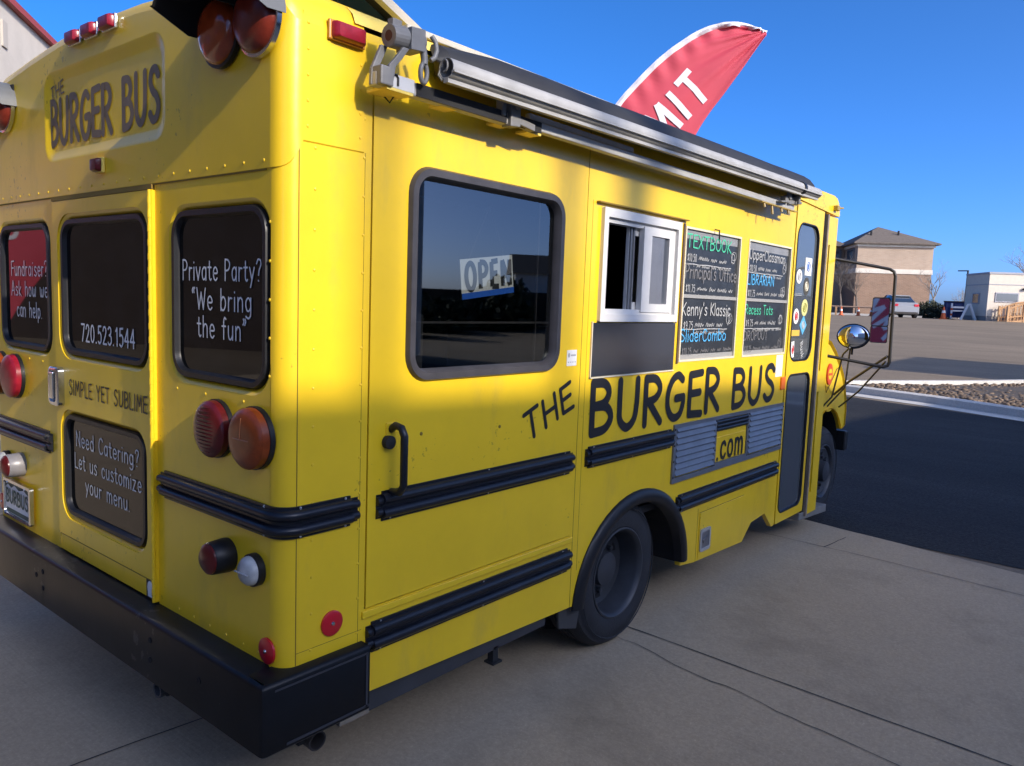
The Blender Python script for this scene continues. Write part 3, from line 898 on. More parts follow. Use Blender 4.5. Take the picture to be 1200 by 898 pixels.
w.build("roof", SHINGLE, t)
for px_, py_ in ((1.3, 1.2), (3.6, 1.3)):
    w = MB().cyl((px_, py_, 6.8), (px_, py_, 7.55), .09, n=8); w.build("roof_vent", DARK, t)
# recessed wing to the left
w = MB().box(-22, -.05, 4.6, 14, -.6, 6.3); w.build("wing_wall", BRICKTAN, t)
w = MB().box(-22, -.06, 4.5, 4.6, 3.72, 3.98); w.build("stone_band", STONE, t)
w = MB().box(-2.1, -.35, 4.38, 4.6, 4.35, 6.0)
w.box(-.06, .02, 1.0, 3.6, 4.42, 5.95)
wf = w.build("window", mat("grey_window_frame", (.12, .12, .12), rough=.5), t)
w = MB().box(-1.85, -.6, 4.34, 4.40, 4.5, 5.85); w.build("pane", DGLASS, wf)
w = MB().box(-.10, -.05, 1.2, 3.4, 4.58, 5.80); w.build("pane", DGLASS, wf)
w = MB()
w.add([(-22.4, 3.9, 6.3), (.4, 3.9, 6.3), (.4, 14.6, 6.3), (-22.4, 14.6, 6.3), (-20, 9, 8.9), (-4.5, 9, 8.9)], [(0, 1, 5, 4), (2, 3, 4, 5), (0, 4, 3), (1, 2, 5), (3, 2, 1, 0)])
w.build("wing_roof", SHINGLE, t)
w = MB()
for k in range(1, 9):
    w.box(-22 + k * 2.4, -20.8 + k * 2.4, 4.52, 4.62, .9, 2.7)
w.build("lower_windows", DGLASS, t)

# site office trailer with timber access ramp
ang = radians(-58.4)          # local x runs right along the long side, local y away along the short side
TR = mat("cream_trailer_siding", (0.60, 0.52, 0.41), rough=.7, var=.05, scale=4)
TRG = mat("grey_trailer_band", (0.34, 0.33, 0.34), rough=.7)
TRL = (55.06, 6.61, Z0)
t = thing("site_trailer", TRL, "pale flat-roofed site office trailer beside a timber ramp", "trailer", ang)
w = MB().box(0, 12, 0, 3.3, .3, 2.90)
w.build("body", TR, t)
w = MB().box(-.04, 12.04, -.04, 3.34, 2.90, 3.02); w.build("roof_edge", TRG, t)
w = MB().box(-.02, 12.02, -.02, 3.32, 2.24, 2.29); w.build("trim_band", TRG, t)
w = MB().box(.02, 12.0, .02, 3.28, 0, .3); w.build("skirting", mat("trailer_skirting", (.25, .23, .21), rough=.9), t)
for x0 in (.42, 5.0):
    w = MB().box(x0, x0 + 1.35, -.04, .02, 1.18, 1.78); f_ = w.build("window", TRG, t)
    w = MB().box(x0 + .07, x0 + 1.28, -.05, .0, 1.25, 1.71); w.build("pane", DGLASS, f_)
w = MB().box(-.05, .02, 1.1, 2.1, 1.05, 1.75); f_ = w.build("window", TRG, t)
w = MB().box(-.06, .0, 1.2, 2.0, 1.12, 1.68); w.build("pane", DGLASS, f_)
w = MB().box(2.45, 3.4, -.06, .02, .35, 2.15); f_ = w.build("door", TR, t)
w = MB().box(2.75, 3.2, -.075, .0, 1.3, 1.85); w.build("pane", DGLASS, f_)
w = MB().box(1.95, 2.15, -.14, .02, 1.95, 2.08); w.build("wall_lamp", DARK, t)

WOOD = mat("fresh_timber", (0.50, 0.28, 0.13), rough=.8, var=.2, scale=5)
t = thing("timber_ramp", TRL, "orange-brown timber access ramp with railings beside the site trailer", "ramp", ang)
w = MB()
w.add([(.6, -.3, .02), (5.5, -.3, .75), (5.5, -1.5, .75), (.6, -1.5, .02), (.6, -.3, -.1), (5.5, -.3, .55), (5.5, -1.5, .55), (.6, -1.5, -.1)],
      [(0, 1, 2, 3), (7, 6, 5, 4), (0, 4, 5, 1), (3, 2, 6, 7), (0, 3, 7, 4), (1, 5, 6, 2)])
w.build("deck", WOOD, t)
for yy in (-.32, -1.46):
    r_ = MB()
    r_.tube([(.6, yy, .75), (1.5, yy, 1.15), (5.5, yy, 1.75)], .06, 6)
    r_.tube([(.6, yy, .25), (5.5, yy, .95)], .045, 6)
    for k in range(24):
        x = .75 + k * .2
        zb = .02 + (x - .6) / 4.9 * .73
        r_.box(x - .02, x + .02, yy - .02, yy + .02, zb, zb + .95)
    ro = r_.build("railing", WOOD, t)
    for x in (.6, 1.5, 3.5, 5.5):
        p_ = MB().box(x - .06, x + .06, yy - .06, yy + .06, -.1, .85 + (x * .17)); p_.build("post", WOOD, ro)

# dumpster with white lettering blocks
t = thing("blue_dumpster", (61.65, 9.25, Z0), "dark blue waste container standing left of the site trailer", "dumpster", radians(-80))
BLUE = mat("dark_blue_paint", (0.018, 0.035, 0.13), rough=.5, var=.15, scale=3)
w = MB()
w.loft([[(-.95, -.6, .12), (.95, -.6, .12), (.95, .7, .12), (-.95, .7, .12)], [(-1.0, -.75, 1.2), (1.0, -.75, 1.2), (1.0, .75, 1.2), (-1.0, .75, 1.2)]], True, True, True)
w.build("body", BLUE, t)
w = MB().box(-1.03, 1.03, -.8, .8, 1.2, 1.27); w.build("lid", mat("black_lid_plastic", (.02, .02, .03), rough=.5), t)
for x in (-.8, -.3, .3, .8):
    w = MB().box(x - .03, x + .03, -.76, -.62, .15, 1.15); w.build("rib", BLUE, t)
w = MB().box(-.55, .55, -.775, -.70, .78, .90).box(-.45, .45, -.775, -.68, .55, .64); w.build("lettering_panel", mat("pale_blue_print", (.45, .5, .62), rough=.6), t)
for x in (-.8, .8):
    w = MB().cyl((x, -.4, .06), (x + .06, -.4, .06), .08, n=10); w.build("wheel", DARK, t)

# white A-frame barricade
t = thing("a_frame_barricade", (55.9, 7.72, Z0), "white A-frame barricade standing in front of the blue container", "barricade", radians(-75))
WHITE = mat("white_paint", (0.78, 0.76, 0.72), rough=.6)
for s_ in (-1, 1):
    w = MB().tube([(s_ * .42, -.12, 0), (s_ * .06, 0, 1.0)], .075, 6); w.build("leg", WHITE, t)
    w = MB().tube([(s_ * .36, .32, 0), (s_ * .05, .05, .95)], .06, 6); w.build("leg", WHITE, t)
w = MB().box(-.12, .12, -.05, .1, .92, 1.04); w.build("top_bar", WHITE, t)

# cones
CONEO = mat("cone_orange", (0.62, 0.11, 0.02), rough=.6)
c0 = thing("traffic_cone", (55.66, 9.09, Z0), "large orange cone with white collar beside the blue container", "cone", group="orange cones around the lot")
w = MB().box(-.2, .2, -.2, .2, 0, .05).lathe((0, 0, .05), (0, 0, 1), [(0, .17), (.75, .045)], 12); w.build("cone_body", CONEO, c0)
w = MB().lathe((0, 0, .40), (0, 0, 1), [(0, .122), (.16, .088)], 12); w.build("collar", WHITE, c0)
for (x, y, lb_) in ((54.18, 15.03, "small orange cone nearest the bus front, left of the two others"), (56.39, 14.55, "middle small orange cone below the brick building"),
                    (56.6, 13.75, "small orange cone right beside the flat mirror")):
    c = copy_thing(c0); c.location = (x, y, ramp(x, y)); c.scale = (.75, .75, .75); c["label"] = lb_
# striped delineator post beside the big cone
t = thing("delineator_post", (56.2, 8.75, Z0), "white and orange delineator post between cone and A-frame", "post")
w = MB().cyl((0, 0, .0), (0, 0, 1.05), .06, n=10); w.build("post", WHITE, t)
for z in (.25, .6):
    w = MB().cyl((0, 0, z), (0, 0, z + .14), .064, n=10); w.build("stripe", CONEO, t)
w = MB().box(-.18, .18, -.18, .18, 0, .05); w.build("base", DARK, t)
# tall white marker by the ramp
t = thing("marker_pole", (56.0, 6.15, Z0), "thin white marker pole in front of the timber ramp", "pole")
w = MB().cyl((0, 0, 0), (0, 0, 2.6), .05, n=8); w.build("pole", WHITE, t)
w = MB().cyl((0, 0, 0), (0, 0, .08), .16, n=12); w.build("base", WHITE, t)

# lamp post with single arm
t = thing("parking_lot_lamp", (77.5, 11.7, Z0), "slim dark lot lamp behind the blue container", "lamp post", radians(-100))
w = MB().cyl((0, 0, 0), (0, 0, 4.2), .10, .07, n=10); w.build("pole", DARK, t)
w = MB().box(-.80, .05, -.10, .10, 4.17, 4.26); w.build("lamp_head", DARK, t)

# silver car parked at an angle
t = thing("silver_sedan", (55.6, 12.0, Z0), "silver sedan parked behind the bus mirror below the brick building", "car", radians(30))
SILV = mat("silver_car_paint", (0.30, 0.30, 0.30), rough=.28, metal=.3, coat=.6)
w = MB()


def carsec(x, zb, zt, hw, hr):
    return [(x, -hw, zb), (x, -hw, zb + (zt - zb) * .6), (x, -hr, zt), (x, hr, zt), (x, hw, zb + (zt - zb) * .6), (x, hw, zb)]


w.loft([carsec(-2.25, .38, .78, .72, .60), carsec(-2.1, .25, .98, .84, .70), carsec(-1.0, .20, 1.0, .88, .74), carsec(1.0, .20, .98, .88, .76), carsec(2.0, .22, .80, .84, .70), carsec(2.25, .35, .65, .70, .55)], True, True, True)
w.build("body", SILV, t, smooth=35)
w = MB().loft([carsec(-1.75, .96, 1.0, .70, .66), carsec(-.9, .96, 1.42, .74, .56), carsec(.2, .96, 1.46, .76, .58), carsec(1.1, .96, 1.0, .74, .66)], True, True, True)
w.build("window", DGLASS, t, smooth=30)
w = MB().loft([carsec(-1.0, 1.40, 1.45, .57, .52), carsec(.25, 1.44, 1.50, .58, .52)], True, True, True); w.build("roof", SILV, t)
for x in (-1.4, 1.4):
    for s_ in (-1, 1):
        w = MB().lathe((x, s_ * .70, .32), (0, s_, 0), [(0, .32), (.2, .32), (.2, .2), (.17, .0)], 16); w.build("wheel", [TYRE], t, smooth=30)
for s_ in (-1, 1):
    w = MB().box(-2.27, -2.05, s_ * .62 - .14, s_ * .62 + .14, .72, .88); w.build("tail_light", REFL, t, bevel=.02)


# ------------------------------------------------------------------ vegetation
BARK = mat("grey_bark", (0.13, 0.105, 0.085), rough=.9, var=.25, scale=8)
PALEB = mat("pale_twig_bark", (0.26, 0.22, 0.18), rough=.9, var=.2, scale=5)


def branches(mb, rg, p, d, L_, r, depth, spread):
    n = 3
    pts = [p]
    for i in range(n):
        d = (d + Vector((rg.uniform(-1, 1), rg.uniform(-1, 1), rg.uniform(-.3, .6))) * .16).normalized()
        pts.append(pts[-1] + d * (L_ / n))
    mb.tube(pts, r, 4 if depth < 3 else 6, rs=[r * (1 - .45 * i / n) for i in range(n + 1)])
    if depth <= 0:
        return
    for k in range(rg.choice((2, 3, 3))):
        q = pts[rg.choice((1, 2, 3))]
        a = rg.uniform(0, 2 * pi)
        nd = (d + Vector((cos(a), sin(a), rg.uniform(-.1, .5))) * spread).normalized()
        branches(mb, rg, q, nd, L_ * rg.uniform(.6, .8), r * .55, depth - 1, spread)


def bare_tree(loc, h, seed, label, m, depth=5, group="bare winter trees", cat="tree", spread=.75):
    rg = random.Random(seed)
    t = thing("bare_tree", loc, label, cat, group=group)
    w = MB().tube([(0, 0, -.2), (.03 * h * .3, 0, h * .18), (0, .02 * h, h * .34)], .02 * h, 7, rs=[.024 * h, .019 * h, .016 * h]); w.build("trunk", m, t)
    c = MB()
    for k in range(4):
        a = rg.uniform(0, 2 * pi)
        branches(c, rg, Vector((0, .02 * h, h * .33)), Vector((cos(a) * .5, sin(a) * .5, 1)).normalized(), h * .27, .010 * h, depth - 1, spread)
    c.build("crown", m, t)
    return t


bare_tree((74.0, 6.2, Z0), 6.6, 5, "bare tree showing over the flat roof of the site trailer", PALEB)
bare_tree((80.5, 10.9, Z0), 3.1, 9, "low bare tree left of the site trailer behind the container", PALEB, 5)
bare_tree((79.0, 12.4, Z0), 2.9, 12, "low pale bare tree between container and lamp pole", PALEB, 5)
bare_tree((70.5, 12.7, Z0), 4.6, 21, "pale bare tree against the right edge of the brick building", PALEB, 5)
bare_tree((66.5, 18.9, Z0), 5.2, 31, "bare shrubby tree before the recess of the brick building", BARK, 6)
bare_tree((66.8, 17.7, Z0), 4.4, 33, "smaller bare tree at the corner of the brick building", BARK, 6)
bare_tree((66.2, 20.3, Z0), 4.2, 36, "bare tree just beside the windshield post of the bus", BARK, 6)

LEAF = mat("dark_evergreen_leaf", (0.045, 0.052, 0.025), rough=.8, var=.45, scale=3)


def bush(loc, rx, ry, rz, n, seed, label, lf=0.08):
    rg = random.Random(seed)
    t = thing("evergreen_bush", loc, label, "bush", radians(-78))
    w = MB()
    for i in range(n):
        a, b = rg.uniform(0, 2 * pi), rg.uniform(0, 1)
        rad = (.55 + .5 * rg.random())
        q = Vector((rx * cos(a) * sqrt(1 - b * b) * rad, ry * sin(a) * sqrt(1 - b * b) * rad, rz * b * rad))
        q.z *= 1 + .25 * noise.noise((q.x * 1.3, q.y * 1.3, seed))
        u = Vector((rg.gauss(0, 1), rg.gauss(0, 1), rg.gauss(0, 1))).normalized() * rg.uniform(.6, 1.6) * lf
        v = u.cross(Vector((rg.gauss(0, 1), rg.gauss(0, 1), rg.gauss(0, 1)))).normalized() * lf * .6
        w.add([q - u, q + v, q + u, q - v], [(0, 1, 2, 3)])
    w.build("foliage", LEAF, t, fix=False)
    s_ = MB()
    for k in range(6):
        a = k * 1.05
        s_.tube([(0.1 * cos(a), .1 * sin(a), -.1), (rx * .5 * cos(a), ry * .5 * sin(a), rz * .6)], .03, 5)
    s_.build("stem", BARK, t)


bush((62.6, 11.3, Z0), 1.25, .8, 1.25, 2600, 4, "tall dark evergreen bush left of the blue container")
bush((62.2, 12.6, Z0), .95, .7, .75, 1500, 8, "lower dark bush right of the silver sedan")
for bx, by, rx, rz_, sd in ((21.5, -23.0, 2.2, 1.7, 51), (25.5, -24.5, 1.8, 1.3, 52), (29.0, -24.0, 2.4, 2.4, 53), (34.5, -25.5, 2.2, 1.7, 54)):
    bush((bx, by, .3), rx, 1.2, rz_, 1500, sd, {51: "broad dark bush reflected at the left of the side window", 52: "low dark bush reflected left of the open sign", 53: "tallest dark bush reflected near the open sign", 54: "dark bush reflected at the right of the side window"}[sd], .22)
# kerb at the far edge of the lot and a timber rail in front of the building
fk = MB()
pts = [(57, 30), (58.5, 20), (60.2, 13.2), (60.6, 11.4)]
fk.loft([[(x, y, Z0 - .02) for x, y in pts], [(x + .03, y, Z0 + .14) for x, y in pts], [(x + 1.2, y + .2, Z0 + .15) for x, y in pts]], closed=False)
struct(fk.build("far_kerb", KERBM))
t = thing("parking_rail", (59.0, 15.0, Z0), "low timber rail running behind the small orange cones", "rail", radians(-77))
w = MB().tube([(-4.5, 0, .62), (3.5, 0, .62)], .07, 6); w.build("rail", mat("weathered_rail_wood", (.30, .2, .14), rough=.9), t)
for x in (-4.4, -1.8, .8, 3.4):
    w = MB().box(x - .06, x + .06, -.06, .06, -.1, .66); w.build("post", WOOD, t)

# ------------------------------------------------------------------ feather flags
FLAG = mat("red_flag_cloth", (0.46, 0.045, 0.070), rough=.75, var=.06, scale=3)
FLAGW = mat("white_flag_cloth", (0.62, 0.60, 0.63), rough=.75)


def feather_flag(loc, rz, label, zbase, sc=1.0):
    t = thing("feather_flag", loc, label, "flag", rz, group="red feather flags by the bus")
    spine = [(-.95, -2.7), (-.95, -1.95), (-.90, -1.15), (-.66, -.50), (-.415, -.021), (-.138, .321), (.139, .604), (.445, .841), (.682, .968), (.971, 1.033), (1.218, 1.004), (1.395, .948)]
    free = [(-.62, -2.80), (-.34, -2.30), (.02, -1.75), (.30, -.95), (.579, -.349), (.74, -.06), (.90, .17), (1.02, .35), (1.12, .50), (1.22, .66), (1.31, .80), (1.375, .894)]
    sp, fre = cr(spine, 8), cr(free, 8)
    n = len(sp)

    def wave(u, v, a):
        dt = hypot(u - 1.42, v - .97)
        th = atan2(v - .97, u - 1.42)
        fan = .022 * sin(th * 17 + .7 * sin(dt * 4)) * math.exp(-dt * .75) * min(dt * 3, 1) + .014 * sin(th * 41 + 1.3) * math.exp(-dt * 1.3) * min(dt * 3, 1)
        hem = .016 * sin(26 * (u * .8 + v * .5)) * math.exp(-((a - .12) / .14) ** 2)
        return .05 * a * sin(3.2 * (u * .8 - v) + 1.0) * (1 - .2 * a) + .020 * a * sin(8 * (u * .55 - v * .8) + 2) + fan + hem
    K = 34
    G = [[None] * (K + 1) for _ in range(n)]
    for i in range(n):
        for k in range(K + 1):
            a = k / K
            u = sp[i][0] + (fre[i][0] - sp[i][0]) * a; v = sp[i][1] + (fre[i][1] - sp[i][1]) * a
            G[i][k] = (u * sc, -wave(u, v, a) * sc, zbase + v * sc)
    w = MB()
    w.add([G[i][k] for i in range(n) for k in range(K + 1)], [(i * (K + 1) + k, (i + 1) * (K + 1) + k, (i + 1) * (K + 1) + k + 1, i * (K + 1) + k + 1) for i in range(n - 1) for k in range(K)])
    cl = w.build("cloth", FLAG, t, smooth=60, fix=False)
    sm = cl.modifiers.new("thickness", 'SOLIDIFY'); sm.thickness = .003
    # white pole sleeve along the spine
    w = MB()
    L0, L1, L2 = [], [], []
    for i in range(n):
        a = Vector(G[i][0]); b = Vector(G[i][1])
        d = (b - a).normalized() * .052 * sc
        L0.append(a - d * .35 + Vector((0, -.012, 0))); L1.append(a + d * .3 + Vector((0, -.028, 0))); L2.append(a + d * (1.0 if i < n - 3 else .5) + Vector((0, -.008, 0)))
    w.loft([L0, L1, L2, [p + Vector((0, .03, 0)) for p in L2], [p + Vector((0, .03, 0)) for p in L0], L0], closed=False)
    w.build("sleeve", FLAGW, t, smooth=50)
    # word running up the flag, letter tops towards the pole
    base = Vector((.428 + .012, -.093 - .018)); up = Vector((.235, .262)).normalized(); top = Vector((-up.y, up.x)) * 1.0
    word = MB()

    def put(word_, o2, h, width, side=1):
        def q(a, b, lf):
            p2 = o2 + up * a + top * b
            # find cloth depth by nearest grid sample
            best, bi, bk = 9, 0, 0
            for i in range(0, n):
                for k in range(0, 35, 4):
                    g = G[i][k]; dd = (g[0] / sc - p2.x) ** 2 + ((g[2] - zbase) / sc - p2.y) ** 2
                    if dd < best:
                        best, bi, bk = dd, i, k
            i2 = bi; g = G[i2][bk]
            # evaluate the wave exactly from the relative position across the cloth
            s0, f0 = Vector(sp[i2]), Vector(fre[i2])
            den = (f0 - s0).length
            aa = min(max((p2 - s0).dot((f0 - s0).normalized()) / den, 0), 1)
            return (p2.x * sc, -wave(p2.x, p2.y, aa) * sc - side * (.011 + lf * 3), zbase + p2.y * sc)
        u = 0.0
        tot = sum(GL[c][0] + .24 for c in word_) - .24
        sx = width / (tot * h)
        kk = 0
        for c in word_:
            adv, strokes = GL[c]
            for kind, pts in strokes:
                T = [((u + a) * h * sx, b * h) for a, b in pts]
                T = cr(T) if kind == 'c' else T
                for i in range(len(T) - 1):
                    a, b = T[i], T[i + 1]
                    m = 4
                    for j in range(m):
                        p = (a[0] + (b[0] - a[0]) * j / m, a[1] + (b[1] - a[1]) * j / m); r2 = (a[0] + (b[0] - a[0]) * (j + 1) / m, a[1] + (b[1] - a[1]) * (j + 1) / m)
                        ribbon(word, [p, r2], .037, q, kk * .00012, True)
                    kk = (kk + 1) % 12
            u += adv + .24
    start = Vector((.30, -.26)) - up * .98
    put("SUMMIT", start + Vector((.05, -.03)) - up * .36, .41, 1.98)
    put("SUMMIT", start + Vector((.05, -.03)) - up * .36, .41, 1.98, -1)
    word.build("lettering", FLAGW, t, fix=False)
    # bent pole and cross base
    pole = [Vector((-.955, .0, -zbase)), Vector((-.955, 0, -zbase + .1))] + [Vector((p[0] * 1.0 - .004, 0.01, p[1])) for p in spine]
    pole = [Vector((p.x * sc, p.y, (p.z * sc if i > 1 else p.z) + zbase)) for i, p in enumerate(pole)]
    w = MB().tube(pole, .014, 8); w.build("pole", CHROME, t, smooth=60)
    w = MB()
    for a in range(4):
        w.tube([(-.95 * sc, 0, .05), (-.95 * sc + .55 * cos(a * pi / 2 + .4), .55 * sin(a * pi / 2 + .4), .02)], .018, 6)
    w.build("base", DARK, t)
    return t


feather_flag((7.339, 3.2, 0), atan2(-.7507, .6606), "red feather flag with white sleeve rising above the bus roof against the sky", 4.091)
feather_flag((-2.95, 10.0, 0), radians(199), "red feather flag behind the bus, mirrored in the left rear window", 3.2, .75)
feather_flag((-4.6, -3.2, 0), radians(78), "red feather flag behind the photographer, mirrored in the flat bus mirror", 2.35)
# ================================================================== THE BUS
bus = thing("food_bus", (0, 0, 0), "yellow short school bus converted to a burger food truck with black rub rails", "bus")
BW = 2.35          # body width, the near side is y = 0, the rear is x = 0


def roof_z(y):
    y = min(max(y, 0), BW)
    d = min(y, BW - y)
    P_ = [(0, 2.475), (.012, 2.503), (.04, 2.527), (.09, 2.550), (.25, 2.583), (.55, 2.615), (.85, 2.640), (1.175, 2.650)]
    for (a, b), (c, e) in zip(P_[:-1], P_[1:]):
        if d <= c:
            return b + (e - b) * (d - a) / (c - a)
    return 2.65


def arc2(cx, cz, rx, rz, a0, a1, n):
    return [(cx + rx * cos(radians(a0 + (a1 - a0) * i / n)), cz + rz * sin(radians(a0 + (a1 - a0) * i / n))) for i in range(n + 1)]


# --- near side wall with its openings
ARC = (2.04, .285, .468, .427)
outer = [(.06, .39), (1.585, .335)] + arc2(*ARC, 172, 8, 18) + [(2.52, .275), (2.68, .255), (3.346, .228), (3.474, .328), (3.693, .345), (3.826, .228), (3.872, .232), (3.872, 2.46), (.06, 2.46)]
holes = [rect(.311, 1.455, .669, 2.345), rect(1.60, 2.28, 1.625, 2.075), rect(2.372, 3.035, 1.405, 2.082), rect(3.16, 3.825, 1.405, 2.082)]
w = MB().plate(outer, holes, fs, 0, .03)
# rivets and lap seams belong to the sheet
for z in [z_ * .115 + .6 for z_ in range(15)]:
    w.ball((.105, -.0, z), .005, .003, .005, 8, 4); w.ball((.282, -.0, z), .005, .003, .005, 8, 4)
side = w.build("side_wall", YELLOW, bus)
for a in ((.0495, .0515, -.0012, .002, .40, 2.10), (.052, .30, -.001, .002, .605, .6062), (.285, .2862, -.001, .002, .40, 2.11),
          (1.478, 1.4802, -.0012, .002, .34, 2.44), (1.52, 1.5212, -.001, .001, .5, 2.12), (2.703, 2.705, -.001, .002, .25, .56)):
    MB().box(*a).build("side_seam", SEAM, bus)
w = MB().box(.30, 1.47, -.008, .003, .640, .664); w.build("lower_ledge", YELLOW, bus, bevel=.003)

# far side, front and floor
w = MB().box(.06, 4.66, BW - .03, BW, .40, 2.46).build("far_side_wall", YELLOW, bus)
w = MB().box(4.63, 4.665, .03, BW - .03, .40, 2.40).build("front_wall", YELLOW, bus)
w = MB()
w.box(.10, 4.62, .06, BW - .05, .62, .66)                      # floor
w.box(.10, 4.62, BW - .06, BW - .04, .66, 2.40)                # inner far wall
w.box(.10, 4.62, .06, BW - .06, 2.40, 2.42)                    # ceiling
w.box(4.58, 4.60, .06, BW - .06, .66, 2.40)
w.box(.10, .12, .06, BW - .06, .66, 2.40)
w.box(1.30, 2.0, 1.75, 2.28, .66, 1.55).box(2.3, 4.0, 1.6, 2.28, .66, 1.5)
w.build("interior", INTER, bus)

# --- roof shell
ys = [0, .012, .04, .09, .25, .55, .85, 1.175]
ys = ys + [BW - y for y in ys[::-1][1:]]
w = MB()
sec = []
for x, dz, ins in ((.24, 0, 0), (4.40, 0, 0), (4.52, -.012, .01), (4.60, -.045, .03), (4.66, -.10, .05), (4.69, -.19, .05)):
    sec.append([(x, min(max(y, ins), BW - ins), roof_z(y) + dz) for y in ys])
w.loft(sec, closed=False)
w.build("roof", YEDGE, bus, smooth=35)

# --- rear cap: wraps round both corners, slightly proud of the sides
def plan(ins):
    """half-perimeter from the near side round the rear to the far side"""
    p = [(.278, -.004 + ins)]
    r = .065
    for i in range(9):
        a = radians(270 - 90 * i / 8)
        p.append((.061 + (r - ins) * cos(a), .061 + (r - ins) * sin(a)))
    for y in (.25, .55, .85, 1.175):
        p.append((-.004 + ins, y))
    q = [(a, BW - b) for a, b in p[:-1][::-1]]
    return p + q


w = MB()
P0 = plan(0)
zb = []
for (a, b) in P0:
    d = min(b, BW - b)
    zb.append(2.112 if a > .1 else (2.03 if d > .06 else 2.03 + (2.11 - 2.03) * max(0, min(1, (a + .004) / .065)) ** 2))
lip = lambda a, b: (a + (.006 if a < .03 else 0), b + (.004 if b < .03 else (-.004 if b > BW - .03 else 0)))
w.loft([[(*lip(a, b), z - .004) for (a, b), z in zip(P0, zb)], [(a, b, z) for (a, b), z in zip(P0, zb)]], closed=False)
nP = len(P0)
for i0, i1 in ((0, 10), (nP - 10, nP)):                       # both corners
    w.loft([[(a, b, z + (roof_z(b) - .045 - z) * k / 6) for (a, b), z in zip(P0[i0:i1], zb[i0:i1])] for k in range(7)], closed=False)
flat = P0[9:nP - 9]
SF = (.655, 1.655, 2.165, 2.515)
outl = [(b, 2.03) for a, b in flat] + [(b, roof_z(b) - .045) for a, b in flat[::-1]]
w.plate(outl, [rr(*SF, .075, 7)], lambda a, b, d: (-.004 + d, a, b), 0, .003)
rows = [[(a, b, roof_z(b) - .045) for (a, b) in P0]]
for ins, dz in ((.004, -.028), (.012, -.012), (.026, -.003), (.05, .0015)):
    rows.append([(a, b, roof_z(max(b, 0)) + dz) for (a, b) in plan(ins)])
rows.append([(.265, b, roof_z(max(b, 0)) + .0018) for (a, b) in plan(.05)])
w.loft(rows, closed=False)
for i in range(22):
    y = .09 + i * .103
    w.ball((-.004, y, 2.052), .0035, .005, .005, 8, 4)
for z in (2.15, 2.22, 2.29, 2.36, 2.43):
    w.ball((.075, -.004, z), .005, .003, .005, 8, 4); w.ball((.262, -.004, z), .005, .003, .005, 8, 4)
w.build("rear_cap", YELLOW, bus, smooth=35)
w = MB().box(-.0075, .012, .75, 1.60, 2.012, 2.028).box(-.003, .006, .08, 2.27, 2.0245, 2.0285).build("cap_seam", SEAM, bus)

# embossed sign field with faded lettering
w = MB()
def L_(i, d):
    return [fr(a, b, d) for a, b in rr(.655 + i, 1.655 - i, 2.165 + i, 2.515 - i, .075 - i * .7, 7)]
w.loft([L_(0, -.004), L_(.006, -.0035), L_(.016, .0), L_(.040, .0075), L_(.046, .008)], cap1=True)
panel = w.build("sign_field", YELLOW, bus, smooth=50)
lettering([dict(s="BURGER BUS", O=(.0075, 1.622, 2.238), h=.165, width=.905, wt=.17, jitter=.02, **REAR)], FADE, panel)
lettering([dict(s="THE", O=(.0075, 1.608, 2.408), h=.050, width=.128, wt=.13, U=(0, -1, .16), V=(0, .16, 1), N=(-1, 0, 0))], FADE, panel)

# --- rear corner posts
for s_ in (0, 1):
    def cp(r):
        l = []
        for i in range(9):
            a = radians(270 - 90 * i / 8)
            x, y = .06 + r * cos(a), .06 + r * sin(a)
            l.append((x, BW - y if s_ else y))
        return l
    w = MB().loft([[(x, y, z) for x, y in cp(.06)] for z in (.40, 1.0, 2.04, 2.11)], closed=False)
    w.build("corner_post", YELLOW, bus, smooth=50)

# --- rear walls either side of the door
def rear_window(y0, y1, z0, z1, r, parent, name="window", lines=None, inset=.018):
    """recessed pane in a black rubber seal inside a pressed yellow reveal"""
    w = MB()
    def L(i, d):
        return [fr(a, b, d) for a, b in rr(y0 - inset + i, y1 + inset - i, z0 - inset + i, z1 + inset - i, r + inset - i, 7)]
    w.loft([L(0, 0), L(inset * .5, .005), L(inset, .013), L(inset, .05)])
    rv = w.build("window_reveal", YELLOW, parent, smooth=50)
    w = MB(); rubber_frame(w, lambda a, b, d: fr(a, b, d + .010), y0, y1, z0, z1, r, .030, .014, .006, 7)
    fo = w.build("window_seal", BLACK, parent, smooth=50)
    w = MB().add([fr(a, b, .0125) for a, b in rr(y0 + .02, y1 - .02, z0 + .02, z1 - .02, r - .02, 7)], [list(range(32))])
    po = w.build(name, REARGLASS, parent, fix=False)
    po.data.polygons[0].flip() if po.data.polygons[0].normal.x > 0 else None
    if lines:
        lettering(lines, WLETTER, po)
    return po


def hole_of(y0, y1, z0, z1, r, i=.018):
    return rr(y0 - i, y1 + i, z0 - i, z1 + i, r + i, 7)


X_ = -.0
RW = (.076, .630, 1.392, 1.935, .085)
LWn = (1.655, 2.225, 1.392, 1.935, .085)
CWn = (.798, 1.535, 1.400, 1.940, .085)
LOWn = (.828, 1.543, .735, 1.160, .075)
w = MB().plate(rect(.06, .742, .565, 2.03), [hole_of(*RW)], fr, 0, .03)
for z in (1.44, 1.55, 1.66, 1.77, 1.88):
    w.ball((0, .064, z), .003, .005, .005, 8, 4)
for y in (.2, .42, .60):
    w.ball((0, y, 1.352), .003, .005, .005, 8, 4)
for y in (.12, .2, .3, .4, .5, .6):
    w.ball((0, y, .59), .003, .005, .005, 8, 4)
w.build("rear_panel", YELLOW, bus)
w = MB().plate(rect(1.606, BW - .06, .565, 2.03), [hole_of(*LWn)], fr, 0, .03)
for y in (1.75, 1.9, 2.1):
    w.ball((0, y, 1.352), .003, .005, .005, 8, 4)
w.build("rear_panel", YELLOW, bus)
T = dict(wt=.088, **REAR)
